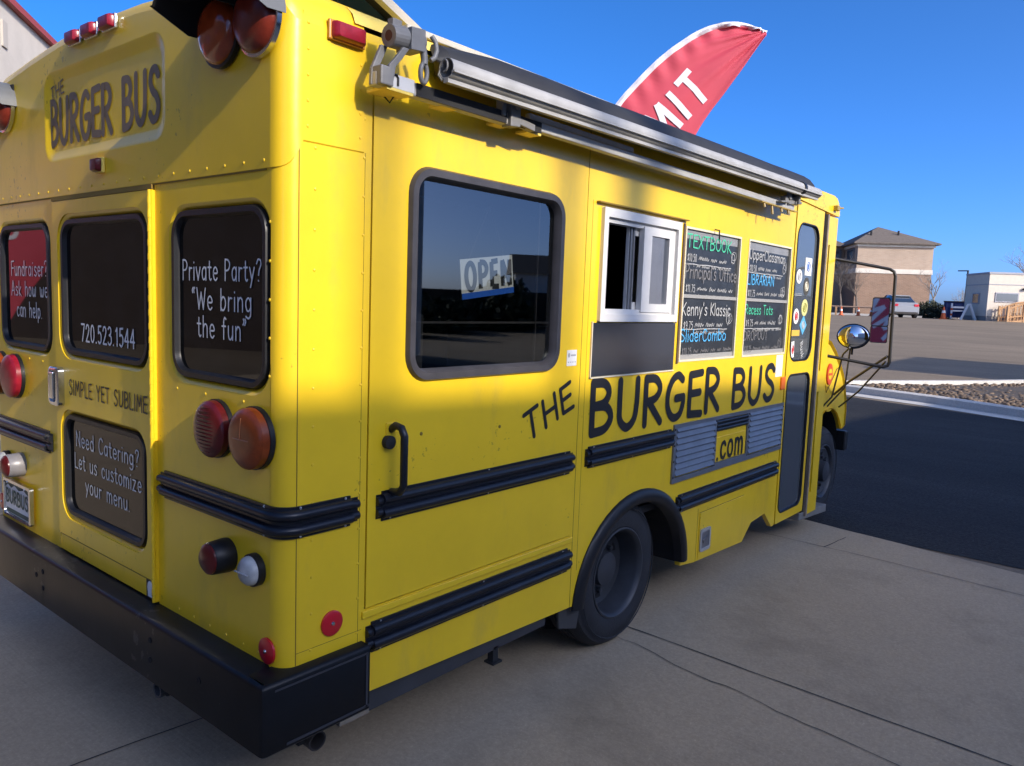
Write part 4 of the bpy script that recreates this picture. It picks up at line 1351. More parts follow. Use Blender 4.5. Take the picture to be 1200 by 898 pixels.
rear_window(*RW, bus, "rear_window", [
    dict(s="Private Party?", O=(.012, .578, 1.712), h=.064, width=.455, **T),
    dict(s="\u201cWe bring", O=(.012, .520, 1.620), h=.066, width=.345, **T),
    dict(s="the fun\u201d", O=(.012, .487, 1.532), h=.066, width=.285, **T)])
rear_window(*LWn, bus, "rear_window", [
    dict(s="Fundraiser?", O=(.012, 2.120, 1.712), h=.064, width=.412, **T),
    dict(s="Ask how we", O=(.012, 2.125, 1.624), h=.064, width=.415, **T),
    dict(s="can help.", O=(.012, 2.065, 1.532), h=.066, width=.29, **T)])

# --- rear emergency door
door = MB().plate(rect(.752, 1.598, .575, 2.010), [hole_of(*CWn), hole_of(*LOWn)], fr, -.006, .03).build("rear_door", YELLOW, bus)
rear_window(*CWn, door, "door_window", [dict(s="720.523.1544", O=(.012, 1.380, 1.462), h=.066, width=.455, wt=.12, **REAR)])
rear_window(*LOWn, door, "lower_door_window", [
    dict(s="Need Catering?", O=(.012, 1.452, 1.030), h=.062, width=.545, **T),
    dict(s="Let us customize", O=(.012, 1.470, .938), h=.062, width=.58, **T),
    dict(s="your menu.", O=(.012, 1.372, .850), h=.062, width=.39, **T)])
lettering([dict(s="SIMPLE YET SUBLIME", O=(-.0065, 1.462, 1.243), h=.058, width=.665, wt=.12, **REAR)], LETTER, door)
w = MB().box(-.008, 0, .765, 1.585, .640, .6425).box(-.0075, 0, 1.584, 1.586, .59, .64); w.build("door_crease", SEAM, door)
# hinge along the near edge
w = MB().box(-.012, .0, .741, .751, .575, 2.008).tube([(-.016, .747, .575), (-.016, .747, 2.008)], .007, 8)
for k in range(30):
    z = .60 + k * .047
    w.lathe((-.016, .747, z), (0, 0, 1), [(0, .0085), (.022, .0085)], 8)
w.build("hinge", YELLOW, door, smooth=50)
w = MB().box(-.002, .02, .7515, .7525, .575, 2.008).box(-.002, .02, 1.5985, 1.6055, .575, 2.008).build("door_gap", SEAM, bus)
# chrome latch in a recessed plate
w = MB().loft([[fr(a, b, d) for a, b in rr(1.515 + i, 1.615 - i, 1.185 + i, 1.345 - i, .018, 4)] for i, d in ((0, -.006), (.001, -.028), (.008, -.034), (.016, -.034), (.020, -.014))], cap1=True)
lat = w.build("door_latch", CHROME, door, smooth=40)
w = MB().obox((-.034, 1.565, 1.27), (0, 1, 0), (1, 0, .06), (0, 0, 1), .020, .007, .055); w.build("handle", CHROME, lat, bevel=.004)
# sticker at the foot of the door
w = MB().box(-.0075, -.006, .765, .822, .572, .640); st = w.build("sticker", BLACK, door)
w = MB().ball((-.008, .793, .612), .0012, .022, .026, 14, 6); w.box(-.0088, -.0078, .777, .809, .579, .600); w.build("sticker_print", PAPER, st)

# --- black double rub rails
def rail_profile(h):
    """(outward, up) points of a pressed rail with two rounded ridges"""
    P_ = [(0.0, -h / 2), (.006, -h / 2)]
    for c in (-h * .235, h * .235):
        for i in range(9):
            a = radians(-90 + 180 * i / 8)
            P_.append((.006 + .021 * cos(a), c + h * .175 * sin(a)))
    return P_ + [(.006, h / 2), (0, h / 2)]


def rub_rail(pathf, stations, h, parent, caps=True):
    w = MB()
    P_ = rail_profile(h)
    w.loft([[pathf(s, o, z) for o, z in P_] for s in stations], True, True, True)
    o = w.build("rub_rail", RAIL, parent, smooth=35)
    return o


def side_rail(x0, x1, z0, z1, parent):
    zc, h = (z0 + z1) / 2, z1 - z0
    o = rub_rail(lambda s, o_, z: (s, -o_, zc + z), (x0 + .022, x1 - .022), h, parent)
    for a, b in ((x0, x0 + .03), (x1 - .03, x1)):
        w = MB().loft([[(a, -o_ * .72, zc + z * .80) for o_, z in rail_profile(h)], [(b, -o_ * .72, zc + z * .80) for o_, z in rail_profile(h)]], True, True, True)
        w.build("rail_end", RAIL, o, smooth=35)
    w = MB()
    n = max(2, int((x1 - x0) / .42))
    for k in range(n + 1):
        x = x0 + .06 + (x1 - x0 - .12) * k / n
        w.ball((x, -.0065, z1 - .005), .0035, .003, .0035, 8, 4); w.ball((x, -.0065, z0 + .005), .0035, .003, .0035, 8, 4)
    w.build("rail_screws", GREYP, o)
    return o


side_rail(.350, 1.448, .952, 1.052, bus)
side_rail(.318, 1.462, .515, .619, bus)
side_rail(1.545, 2.347, .955, 1.052, bus)
side_rail(2.425, 3.842, .582, .682, bus)


def corner_path(far):
    def f(s, o, z):
        # s runs along the rear (negative = distance from the corner arc) then round to the side
        r = .06
        if s < 0:
            p = (-o, .06 - s)
        elif s < 1:
            a = radians(180 + 90 * s)
            p = (.06 + (r + o) * cos(a), .06 + (r + o) * sin(a))
        else:
            p = (.06 + (s - 1), -o)
        return (p[0], BW - p[1] if far else p[1], 1.011 + z)
    return f


cp_ = corner_path(False)
o = rub_rail(cp_, [-.625, -.01] + [i / 8 for i in range(9)] + [1.185], .096, bus)
P_ = rail_profile(.096)
for ends in ((-.655, -.615), (1.175, 1.215)):
    MB().loft([[cp_(s, a * .72, b * .8) for a, b in P_] for s in ends], True, True, True).build("rail_end", RAIL, o, smooth=35)
w = MB()
for s in (1.0, 1.165, -.02):
    for dz in (-.043, .043):
        w.ball(cp_(s, .0065, dz), .004, .004, .005, 8, 4)
w.build("rail_screws", GREYP, o)
cp2 = corner_path(True)
o = rub_rail(cp2, [-.60, -.01] + [i / 8 for i in range(9)] + [1.185], .096, bus)
w = MB().loft([[cp2(s, a * .72, b * .8) for a, b in P_] for s in (-.63, -.59)], True, True, True)
w.build("rail_end", RAIL, o, smooth=35)

# --- rear lamps
def dome_lamp(y, z, r, proud, lens, base=BLACK, name="tail_light", rz=None, ridges=0):
    t_ = MB().lathe((0, y, z), (-1, 0, 0), [(0, r * 1.03), (proud * .28, r * 1.03), (proud * .30, r * .97)], 32).build(name, base, bus, smooth=40)
    pr = [(proud * .28, r)]
    if ridges:
        for k in range(ridges):
            rr_ = r * (1 - (k / ridges) ** 2.6) if k else r * .995
            pr.append((proud * (.45 + .55 * k / ridges), rr_)); pr.append((proud * (.45 + .55 * k / ridges) + .0012, rr_ * .985))
    else:
        for k in range(1, 8):
            a = k / 7 * pi / 2
            pr.append((proud * (.55 + .45 * sin(a)), r * (1 - .0) * cos(a) ** .55 if k < 7 else 0))
    MB().lathe((0, y, z), (-1, 0, 0), pr, 32).build("lens", lens, t_, smooth=30)
    return t_


dl = dome_lamp(.340, 1.252, .090, .052, DREDL, name="tail_light")
w = MB()
for k in range(13):
    z = 1.252 + .069 - k * .0115
    hw = sqrt(max(.084 ** 2 - (z - 1.252) ** 2, 0)) * .86
    dx = -.052 * (.55 + .45 * sqrt(max(0, 1 - (abs(z - 1.252) / .090) ** 2)))
    if hw > .01:
        w.tube([(dx - .001 + .012, .340 - hw, z), (dx - .003, .340 - hw * .5, z), (dx - .0035, .340, z), (dx - .003, .340 + hw * .5, z), (dx - .001 + .012, .340 + hw, z)], .0018, 6)
w.build("lens_ribs", DREDL, dl, smooth=60)
am_ = dome_lamp(.126, 1.252, .092, .058, AMBERL, name="turn_signal")
w = MB().tube([(-.0565, .168, 1.252), (-.0590, .126, 1.252), (-.0565, .084, 1.252)], .0018, 6).tube([(-.0545, .126, 1.315), (-.0592, .126, 1.252)], .0018, 6); w.build("lens_ribs", mat("amber_rib", (.34, .12, .05), rough=.3), am_)
dome_lamp(2.055, 1.262, .098, .052, REDL2, name="tail_light")
dome_lamp(2.235, 1.262, .098, .056, AMBERL, name="turn_signal")


def stop_lamp(y, z, r, L__, body, lens):
    t_ = MB().lathe((0, y, z), (-1, 0, 0), [(0, r * 1.02), (.012, r * 1.05), (L__ * .75, r * .97), (L__ * .8, r * .9)], 28).build("stop_lamp", body, bus, smooth=40)
    MB().lathe((0, y, z), (-1, 0, 0), [(L__ * .72, r * .93), (L__ * .85, r * .9), (L__ * .98, r * .6), (L__ * 1.03, 0)], 28).build("lens", lens, t_, smooth=40)


stop_lamp(.285, .858, .052, .085, BLACK, DREDL)
stop_lamp(2.02, .862, .052, .085, mat("grey_lamp_body", (.20, .19, .195), rough=.35), DREDL)
for y in (.128, 2.19):
    t_ = MB().lathe((0, y, .850), (-1, 0, 0), [(0, .050), (.020, .050), (.022, .046)], 28).build("reversing_lamp", BLACK, bus, smooth=40)
    MB().lathe((0, y, .850), (-1, 0, 0), [(.018, .045), (.034, .043), (.046, .032), (.053, 0)], 28).build("lens", CLEARL, t_, smooth=40)
    MB().box(-.056, -.05, y - .034, y + .034, .848, .8505).build("lens_rib", GREYP, t_)
for c, ax in (((0, .068, .612), (-1, 0, 0)), ((.181, 0, .664), (0, -1, 0)), ((0, BW - .068, .640), (-1, 0, 0))):
    t_ = MB().lathe(c, ax, [(0, .040), (.006, .040), (.009, .034), (.010, 0)], 28).build("reflector", REFL, bus, smooth=40)
    MB().lathe(Vector(c) + Vector(ax) * .009, ax, [(0, .007), (.004, .005), (.005, 0)], 12).build("screw", CHROME, t_, smooth=40)

# licence plate
w = MB().obox((-.016, 2.035, .690), (0, 1, 0), (0, 0, 1), (1, 0, 0), .158, .080, .004)
pl = w.build("licence_plate", PAPER, bus, bevel=.002)
w = MB().loft([[fr(a, b, d) for a, b in rr(2.035 - .165 + i, 2.035 + .165 - i, .690 - .087 + i, .690 + .087 - i, .012, 3)] for i, d in ((0, -.010), (0, -.026), (.012, -.028), (.014, -.018))]); w.build("plate_frame", CHROME, pl, smooth=40)
GRN = mat("plate_green_print", (.035, .075, .065), rough=.6)
lettering([dict(s="BURBUS", O=(-.0212, 2.17, .668), h=.062, width=.27, wt=.17, **REAR)], GRN, pl)
w = MB().add([(-.0208, 1.885, .733), (-.0208, 1.885, .765), (-.0208, 2.185, .765), (-.0208, 2.185, .733), (-.0208, 2.15, .752), (-.0208, 2.11, .738), (-.0208, 2.07, .756), (-.0208, 2.02, .740), (-.0208, 1.97, .757), (-.0208, 1.93, .742)],
           [(0, 1, 9), (1, 8, 9), (1, 7, 8), (1, 6, 7), (1, 2, 6), (2, 5, 6), (2, 4, 5), (2, 3, 4)]); w.box(-.0212, -.0208, 1.90, 2.17, .620, .640); w.build("plate_print", GRN, pl, fix=False)
for y in (1.93, 2.14):
    MB().ball((-.028, y, .762), .004, .006, .006, 8, 4).build("bolt", CHROME, pl)

# --- roof marker lamps
def marker(c, ax, u, hu, hv, lens, name="marker_lamp", base=CHROME, depth=.03):
    c, ax, u = Vector(c), Vector(ax), Vector(u)
    v = ax.cross(u)
    t_ = MB().obox(c + ax * .005, u, v, ax, hu * 1.12, hv * 1.15, .006).build(name, base, bus, bevel=.003)
    def ring(k, d):
        return [c + ax * d + u * a * k + v * b * k for a, b in rr(-hu, hu, -hv, hv, hv * .35, 3)]
    MB().loft([ring(1, .010), ring(.97, depth * .7), ring(.8, depth), ring(.5, depth * 1.04)], True, True, True).build("lens", lens, t_, smooth=40)
    return t_


for y in (1.325, 1.182, 1.035):
    marker((-.006, y, 2.598), (-1, 0, 0), (0, -1, 0), .047, .022, REDL2)
MB().box(-.013, -.002, 1.24, 1.29, 2.585, 2.607).box(-.013, -.002, 1.09, 1.14, 2.585, 2.607).build("marker_bracket", CHROME, bus, bevel=.002)
marker((-.006, 1.137, 2.118), (-1, 0, 0), (0, -1, 0), .030, .024, DREDL, base=YEDGE)
marker((.202, -.005, 2.430), (0, -1, 0), (1, 0, 0), .058, .024, REDL2, base=mat("amber_marker_base", (.45, .20, .03), rough=.35), depth=.034)

# --- warning lamps under a black-lined hood
HOODIN = mat("black_hood_lining", (.004, .004, .005), rough=.9)
HOODOUT = mat("grey_hood_shell", (.12, .125, .13), rough=.45, var=.12, scale=10)


def warning_pair(ya, yb, yl, yh):
    """ya, yb lamp centres; yl..yh the width of the hood"""
    t_ = MB().box(-.012, .0, ya - .085, yb + .085, 2.43, 2.525).build("warning_lamp_unit", HOODIN, bus, bevel=.004)
    def prof(R):
        pts = []
        ym = (ya + yb) / 2
        for c_, a0, a1 in ((max(ya, yb), 0, 180), (min(ya, yb), 0, 180)):
            for i in range(19):
                a = radians(a0 + (a1 - a0) * i / 18)
                y, z = c_ + R * cos(a), 2.43 + R * sin(a)
                if (c_ > ym) == (y >= ym) or abs(y - ym) < 1e-4:
                    pts.append((y, z))
        top = [p for p in pts]
        top.sort(key=lambda p: -p[0])
        # outermost ends run straight down
        out = sorted([p for p in top if p[0] >= ym], key=lambda p: (atan2(p[1] - 2.43, p[0] - max(ya, yb))))
        out += sorted([p for p in top if p[0] < ym], key=lambda p: (atan2(p[1] - 2.43, p[0] - min(ya, yb))))
        return out
    def trim(P_, x):
        k = -x / .175
        return [(x, y, max(z, 2.43 - .03 + .085 * k) - .006 * k) for y, z in P_]
    w = MB()
    w.loft([trim(prof(.109), x) for x in (-.002, -.06, -.12, -.175)], closed=False)
    w.build("hood", [HOODOUT], t_, smooth=40)
    w = MB()
    w.loft([trim(prof(.1065), x) for x in (-.004, -.06, -.12, -.1745)], closed=False)
    w.build("hood_lining", HOODIN, t_, smooth=40)
    for y in (ya, yb):
        b_ = MB().lathe((-.010, y, 2.430), (-1, 0, 0), [(0, .102), (.014, .102), (.016, .094)], 32).build("lamp_ring", CHROME if y == min(ya, yb) else BLACK, t_, smooth=40)
        pr = [(.012, .094)] + [(.012 + .040 * sin(k / 7 * pi / 2), .094 * max(cos(k / 7 * pi / 2), .001) ** .6) for k in range(1, 8)]
        MB().lathe((-.010, y, 2.430), (-1, 0, 0), pr, 32).build("lens", WARNL if y == min(ya, yb) else mat("warning_amber_lens", (.30, .045, .010), rough=.12, coat=.4, var=.15, scale=30), b_, smooth=35)


warning_pair(.098, .292, -.004, .410)
warning_pair(2.060, 2.250, 1.945, 2.354)

# --- service door in the near side
sd = MB().plate(rect(.3155, 1.4505, .6735, 2.3405), [rr(.478, 1.294, 1.414, 2.095, .08, 7)], fs, -.003, .028)
sd = sd.build("service_door", YELLOW, bus, bevel=.002)
w = MB().box(.3112, .3155, .006, .02, .669, 2.345).box(1.4505, 1.4548, .006, .02, .669, 2.345).box(.311, 1.455, .006, .02, .669, .6735).build("door_gap", SEAM, sd)
w = MB(); rubber_frame(w, lambda a, b, d: fs(a, b, d - .003), .463, 1.309, 1.399, 2.110, .095, .044, .016, .022, 7)
wf = w.build("window_seal", RUBBER, sd, smooth=50)
w = MB().add([fs(a, b, .012) for a, b in rr(.495, 1.277, 1.431, 2.078, .07, 7)], [list(range(32))])
wp = w.build("side_window", SIDEGLASS, sd, fix=False)
w = MB().box(.51, 1.27, .016, .022, 1.432, 1.440).box(1.175, 1.180, .016, .024, 1.44, 2.07).box(.51, 1.27, .018, .03, 1.595, 1.602).build("window_channel", RUBBER, sd)
w = MB().box(.51, 1.265, .75, .77, .7, 1.60).build("inner_shelf", INTER, bus)
# screw heads
w = MB()
for x, z in ((.545, 1.222), (.955, 1.205)):
    w.ball((x, -.003, z), .007, .004, .007, 8, 4)
w.build("door_screws", SEAM, sd)
# black grab handle
gp = [(.408, -.004, 1.252), (.405, -.03, 1.268), (.408, -.055, 1.262), (.411, -.066, 1.236), (.411, -.066, 1.16), (.411, -.066, 1.075), (.410, -.05, 1.05), (.41, -.01, 1.045)]
w = MB().tube(gp, .013, 10)
gh = w.build("grab_handle", RAIL, sd, smooth=60, bevel=0)
w = MB().lathe((.392, -.003, 1.212), (0, -1, 0), [(0, .022), (.02, .022), (.024, .016), (.025, 0)], 16); w.build("handle_latch", DARK, gh, smooth=40)
w = MB().box(.385, .43, -.007, -.003, 1.215, 1.275); w.build("handle_plate", YELLOW, gh, bevel=.004)
# paper sticker
w = MB().box(1.372, 1.442, -.0048, -.003, 1.418, 1.485); ps = w.build("sticker", PAPER, sd)
w = MB().ball((1.386, -.005, 1.463), .008, .0004, .010, 10, 5).box(1.40, 1.435, -.0054, -.0048, 1.459, 1.466)
for k in range(4):
    w.box(1.38 + k * .016, 1.388 + k * .016, -.0054, -.0048, 1.432, 1.436)
w.build("sticker_print", GREYP, ps)

# --- big lettering
lettering([dict(s="THE", O=(1.128, -.0032, 1.128), h=.112, width=.325, wt=.165, U=(1, 0, .375), V=(-.29, 0, 1), N=(0, -1, 0))], LETTER, sd)
lettering([dict(s="BURGER", O=(1.575, -.0005, 1.108), h=.225, width=1.295, wt=.19, jitter=.025, **SIDE),
           dict(s="BUS", O=(3.06, -.0005, 1.108), h=.215, width=.63, wt=.19, jitter=.02, **SIDE)], LETTER, side)

# --- serving window
X0, X1, Z0_, Z1_ = 1.588, 2.292, 1.605, 2.098
w = MB()
w.plate(rect(X0, X1, Z0_, Z1_), [rect(X0 + .034, X1 - .034, Z0_ + .034, Z1_ - .038)], fs, -.018, .05)
sw = w.build("serving_window", WHITEF, bus, bevel=.004)
w = MB().plate(rect(X0 + .034, X1 - .034, Z0_ + .034, Z1_ - .038), [rect(X0 + .056, X1 - .056, Z0_ + .056, Z1_ - .060)], fs, .0, .045); w.build("inner_frame", WHITEF, sw, bevel=.002)
# fixed right-hand sash
w = MB().plate(rect(1.945, X1 - .05, Z0_ + .045, Z1_ - .05), [rect(2.018, X1 - .105, Z0_ + .085, Z1_ - .088)], fs, -.008, .02); sa = w.build("sash", WHITEF, sw, bevel=.003)
w = MB().add([fs(a, b, .006) for a, b in rect(2.01, X1 - .10, Z0_ + .08, Z1_ - .08)], [(0, 1, 2, 3)]); w.build("pane", CLEARG, sa, fix=False)
# sliding sash pushed to the right behind it
w = MB().plate(rect(1.865, X1 - .055, Z0_ + .05, Z1_ - .055), [rect(1.915, X1 - .09, Z0_ + .09, Z1_ - .095)], fs, .026, .042); sl = w.build("sliding_sash", WHITEF, sw, bevel=.003)
w = MB().box(1.868, 1.882, .018, .026, Z0_ + .05, Z1_ - .055).box(1.895, 1.905, .018, .026, Z0_ + .05, Z1_ - .055); w.build("sash_channel", GREYCAST, sl)
w = MB().add([fs(a, b, .034) for a, b in rect(1.91, X1 - .085, Z0_ + .085, Z1_ - .09)], [(0, 1, 2, 3)]); w.build("pane", CLEARG, sl, fix=False)
# drip ledge, side trim and lower glass panel
w = MB().box(1.545, 2.36, -.020, 0, 2.112, 2.118); w.build("drip_ledge", SEAM, bus)
w = MB().box(2.300, 2.318, -.004, .002, 1.60, 2.10).box(2.334, 2.350, -.008, .002, 1.39, 2.10); w.build("window_trim", mat("brown_window_trim", (.10, .07, .05), rough=.6), bus, bevel=.002)
w = MB().box(1.551, 2.302, -.006, .004, 1.362, 1.600); cpn = w.build("counter_panel", mat("dark_blue_black_panel", (.020, .024, .034), rough=.10, spec=.9, coat=1.0, var=.2, scale=4), bus, bevel=.003)
w = MB().box(1.546, 1.552, -.008, .002, 1.357, 1.605).box(1.546, 2.307, -.008, .002, 1.355, 1.361); w.build("panel_edge", CREAM, cpn)

# --- chalkboard menus in the old window openings
GREENC = mat("green_chalk", (.06, .46, .27), rough=.8)
BLUEC = mat("blue_chalk", (.08, .38, .68), rough=.8)
WHITEC = mat("white_chalk", (.40, .40, .39), rough=.8)
GREYC = mat("grey_chalk", (.17, .165, .165), rough=.8)
UPGL = mat("dusty_grey_glass", (.22, .22, .22), rough=.35, var=.15, scale=9)


def scribble(mb, x0, x1, z, h, seed):
    """a line of small chalk handwriting"""
    rg = random.Random(seed)
    x = x0
    k = 0
    while x < x1:
        n = rg.randint(3, 6)
        pts = []
        for i in range(n * 2):
            pts.append((x, z + h * (rg.uniform(.35, .75) if i % 2 else rg.uniform(-.05, .12)))); x += h * rg.uniform(.28, .42)
        def P(a, b, li):
            return (a, .0085 - li, b)
        ribbon(mb, cr(pts, 3), h * .075, P, .001 + k * .0001); k = (k + 1) % 9
        x += h * .6


def doodle(mb, x, z, s, seed):
    rg = random.Random(seed)
    def P(a, b, li):
        return (a, .0085 - li, b)
    for j in range(3):
        cx, cz = x + rg.uniform(-.3, .3) * s, z + rg.uniform(-.3, .3) * s
        pts = [(cx + s * rg.uniform(.25, .5) * cos(a * pi / 4), cz + s * rg.uniform(.3, .6) * sin(a * pi / 4)) for a in range(8)]
        ribbon(mb, cr(pts + [pts[0]], 4), s * .022, P, .001 + j * .0001)


def menu(x0, x1, rows, label, seed):
    z0, zm, z1 = 1.405, 1.738, 2.082
    t_ = MB().plate(rect(x0 - .008, x1 + .008, z0 - .008, z1 + .008), [rect(x0 + .003, x1 - .003, z0 + .003, z1 - .003)], fs, -.003, .03).build("menu_window", CREAM, bus, bevel=.002)
    t_["label"] = label
    for a, b in ((z0, zm - .008), (zm + .008, z1)):
        MB().box(x0, x1, .010, .02, a, b).build("chalkboard", CHALKB, t_)
    MB().box(x0 + .006, x1 - .006, .001, .02, zm - .009, zm + .009).box(x0, x1, .007, .0098, z0, z0 + .028).build("sash_bar", mat("grey_sash_bar", (.30, .29, .27), rough=.5), t_)
    MB().box(x0 + .02, x1 - .02, .0092, .0098, z1 - .050, z1).build("dusty_strip", UPGL, t_)
    for z in (1.905 if x0 < 3 else 1.900, 1.565):
        w = MB()
        def P(a, b, li):
            return (a, .0085 - li, b)
        ribbon(w, [(x0 + .02 + i * .05, z + random.uniform(-.002, .002)) for i in range(int((x1 - x0 - .06) / .05))], .0022, P, .001)
        w.build("chalk_line", WHITEC, t_, fix=False)
    for i, (txt, z, xs, wd, m_, h_) in enumerate(rows):
        lettering([dict(s=txt, O=(xs, .0085, z), h=h_ * .92, width=wd, wt=.11, gap=.14, jitter=.02, U=(1, 0, 0), V=(0, 0, 1), N=(0, -1, 0))], m_, t_, "chalk_heading")
        w = MB()
        text_mesh(w, ("$10.50", "$11.75", "$9.75", "$10.25")[i % 4], (x0 + .04, .0085, z - .072), (1, 0, 0), (0, 0, 1), (0, -1, 0), .038, .10, .1)
        scribble(w, x0 + .17, x1 - (.20 if i % 2 == 0 else .07), z - .062, .030, seed + i)
        scribble(w, x0 + .15, x1 - .13, z - .100, .024, seed + i + 20)
        if i in (0, 2) or x0 > 3 and i in (1, 3):
            doodle(w, x1 - .075, z - .03, .062, seed + i)
        w.build("chalk_writing", WHITEC if i != 3 else GREYC, t_, fix=False)


menu(2.372, 3.035, [("TEXTBOOK", 1.990, 2.40, .53, GREENC, .072), ("Principal's Office", 1.832, 2.40, .62, GREYC, .078), ("Kenny's Klassic", 1.640, 2.39, .575, WHITEC, .072), ("SliderCombo", 1.502, 2.385, .545, BLUEC, .068)],
     "chalk menu window headed by green writing, next to the serving window", 11)
menu(3.160, 3.825, [("UpperClassman", 1.978, 3.19, .56, WHITEC, .066), ("LIBRARIAN", 1.830, 3.185, .40, BLUEC, .064), ("Recess Tots", 1.652, 3.18, .42, GREENC, .062), ("DROPOUT", 1.496, 3.18, .36, GREYC, .060)],
     "chalk menu window beside the entry door with a blue heading", 47)
# little hook above the boards
w = MB().tube([(2.685, -.004, 2.10), (2.685, -.03, 2.095), (2.69, -.03, 2.06), (2.71, -.02, 2.05)], .004, 6); w.build("hook", DARK, bus)
# notice and orange reflector
w = MB().box(3.700, 3.812, -.003, 0, 1.250, 1.392); pn = w.build("paper_notice", PAPER, bus)
w = MB()
for k in range(9):
    w.box(3.712, 3.80 - (k % 3) * .012, -.0036, -.003, 1.264 + k * .0135, 1.2675 + k * .0135)
w.build("notice_print", GREYP, pn)
w = MB().box(3.800, 3.868, -.012, .0, 1.160, 1.244); w.build("side_reflector", ORANGE, bus, bevel=.004)

# --- louvred vent panel with .com plate
VENT = mat("grey_blue_louvre_paint", (.15, .165, .19), rough=.42, metal=.3, var=.15, scale=8)
x0, x1, z0, z1 = 2.352, 3.872, .757, 1.070
w = MB().plate(rect(x0, x1, z0, z1), [rect(x0 + .03, 2.835, z0 + .028, z1 - .02), rect(2.862, 3.292, z0 + .042, z1 - .02), rect(3.322, x1 - .028, z0 + .028, z1 - .02)], fs, -.010, .012)
vp = w.build("vent_panel", VENT, bus, bevel=.002)
for a, b in ((x0 + .03, 2.835), (3.322, x1 - .028)):
    for k in range(8):
        z = z0 + .045 + k * .0335
        w = MB().loft([[(x, -.001, z + .022), (x, -.003, z + .024), (x, -.018, z - .004), (x, -.014, z - .008)] for x in (a - .002, b + .002)], True, True, True)
        w.build("louvre", VENT, vp)
MB().box(x0 + .02, x1 - .02, .012, .02, z0 + .02, z1 - .015).build("vent_back", DARK, vp)
w = MB()
for k in range(3):
    z = 1.035 - k * .022
    w.tube([(2.860, -.004, z), (3.294, -.004, z)], .011, 8)
w.build("vent_rail", RAIL, vp, smooth=50)
w = MB().box(2.868, 3.286, -.004, .010, z0 + .045, .945); cp3 = w.build("web_plate", YELLOW, vp, bevel=.002)
lettering([dict(s=".com", O=(2.888, -.0042, .815), h=.150, width=.355, wt=.155, **SIDE)], LETTER, cp3)
w = MB()
for x in (2.36, 2.848, 3.307, 3.865):
    for k in range(4):
        w.ball((x, -.0105, .79 + k * .085), .006, .004, .006, 8, 4)
w.build("vent_screws", DARK, vp)

# small access flap with square latch
w = MB().box(2.728, 3.332, -.005, 0, .262, .530); af = w.build("access_flap", YELLOW, bus, bevel=.002)
w = MB().plate(rr(2.735, 2.865, .300, .432, .018, 3), [rr(2.752, 2.848, .318, .414, .012, 3)], fs, -.012, -.004); la = w.build("latch", ALU, af, bevel=.002)
w = MB().box(2.752, 2.848, -.007, -.0045, .318, .414).obox((2.80, -.010, .366), (1, 0, .3), (0, 1, 0), (-.3, 0, 1), .03, .003, .010); w.build("latch_cup", mat("dull_latch_metal", (.25, .25, .26), rough=.4, metal=.7), la)
w = MB().box(2.726, 3.334, -.0012, 0, .530, .533).build("flap_seam", SEAM, bus)

# --- wheel arch flare and dark well
w = MB()
n = 26
LPs = []
for i in range(n + 1):
    a = radians(176 - (176 - 2) * i / n)
    c_, s_ = cos(a), sin(a)
    def E(rx, rz, d):
        return (2.04 + rx * c_, d, .285 + rz * s_)
    LPs.append([E(.545, .495, .001), E(.545, .495, -.006), E(.532, .484, -.018), E(.505, .460, -.025), E(.480, .437, -.023), E(.468, .426, -.014), E(.462, .421, .03)])
w.loft(LPs, closed=False)
w.build("wheel_arch_flare", BLACK, bus, smooth=45)
w = MB()
w.loft([[(2.04 + .50 * cos(radians(a)), d, .285 + .46 * sin(radians(a))) for a in range(180, -1, -10)] for d in (.028, .62)], closed=False)
w.box(1.50, 2.58, .60, .62, .36, .78)
w.build("wheel_well", DARK, bus, fix=False)


# --- wheels
def wheel(cx, cy, s_, R, width, dish, name="wheel"):
    """outer face at y = cy; s_ = -1 when it faces the near side"""
    ax = (0, s_, 0)
    c = (cx, cy - s_ * width, R)
    Wd = width
    t_ = MB().lathe(c, ax, [(0, R * .56), (.0, R * .72), (.012, R * .90), (.045, R * .985), (.07, R), (.085, R), (.086, R - .011), (.095, R - .011), (.096, R), (.118, R), (.119, R - .011), (.128, R - .011), (.129, R), (Wd - .085, R), (Wd - .084, R - .010), (Wd - .077, R - .010), (Wd - .075, R), (Wd - .05, R * .985), (Wd - .022, R * .93), (Wd - .006, R * .80), (Wd, R * .70), (Wd - .006, R * .615), (Wd - .012, R * .60), (Wd - .035, R * .57)], 56, c1=False)
    # tread grooves
    for k in range(4):
        pass
    o = t_.build(name, TYRE, bus, smooth=35)
    w = MB().lathe(c, ax, [(Wd - .03, R * .60), (Wd - .004, R * .605), (Wd - .002, R * .585), (Wd - .012, R * .555), (Wd - .03, R * .54), (Wd - dish + .01, R * .50), (Wd - dish, R * .40), (Wd - dish - .004, R * .24), (Wd - dish + .05, R * .22), (Wd - dish + .055, R * .10), (Wd - dish + .06, 0)], 40, c0=False)
    rim = w.build("rim", RIM, o, smooth=35)
    w = MB()
    for k in range(8):
        a = 2 * pi * k / 8
        p = Vector(c) + Vector(ax) * (Wd - dish) + Vector((cos(a), 0, sin(a))) * R * .315
        w.lathe(p, ax, [(0, .014), (.02, .013), (.022, .006)], 6)
    w.build("wheel_nuts", RIM, rim)
    w = MB()
    for k in range(6):
        a = 2 * pi * (k + .5) / 6
        p = Vector(c) + Vector(ax) * (Wd - dish + .0015) + Vector((cos(a), 0, sin(a))) * R * .43
        w.lathe(p, ax, [(0, .028), (.0015, .027)], 12)
    w.build("hand_holes", HOODIN, rim)
    w = MB().tube([tuple(Vector(c) + Vector(ax) * (Wd - .001) + Vector((cos(a), 0, sin(a))) * R * .86) for a in [2 * pi * i / 40 for i in range(40)]], .0035, 4, close=True); w.build("sidewall_ring", TYRE, o)
    return o


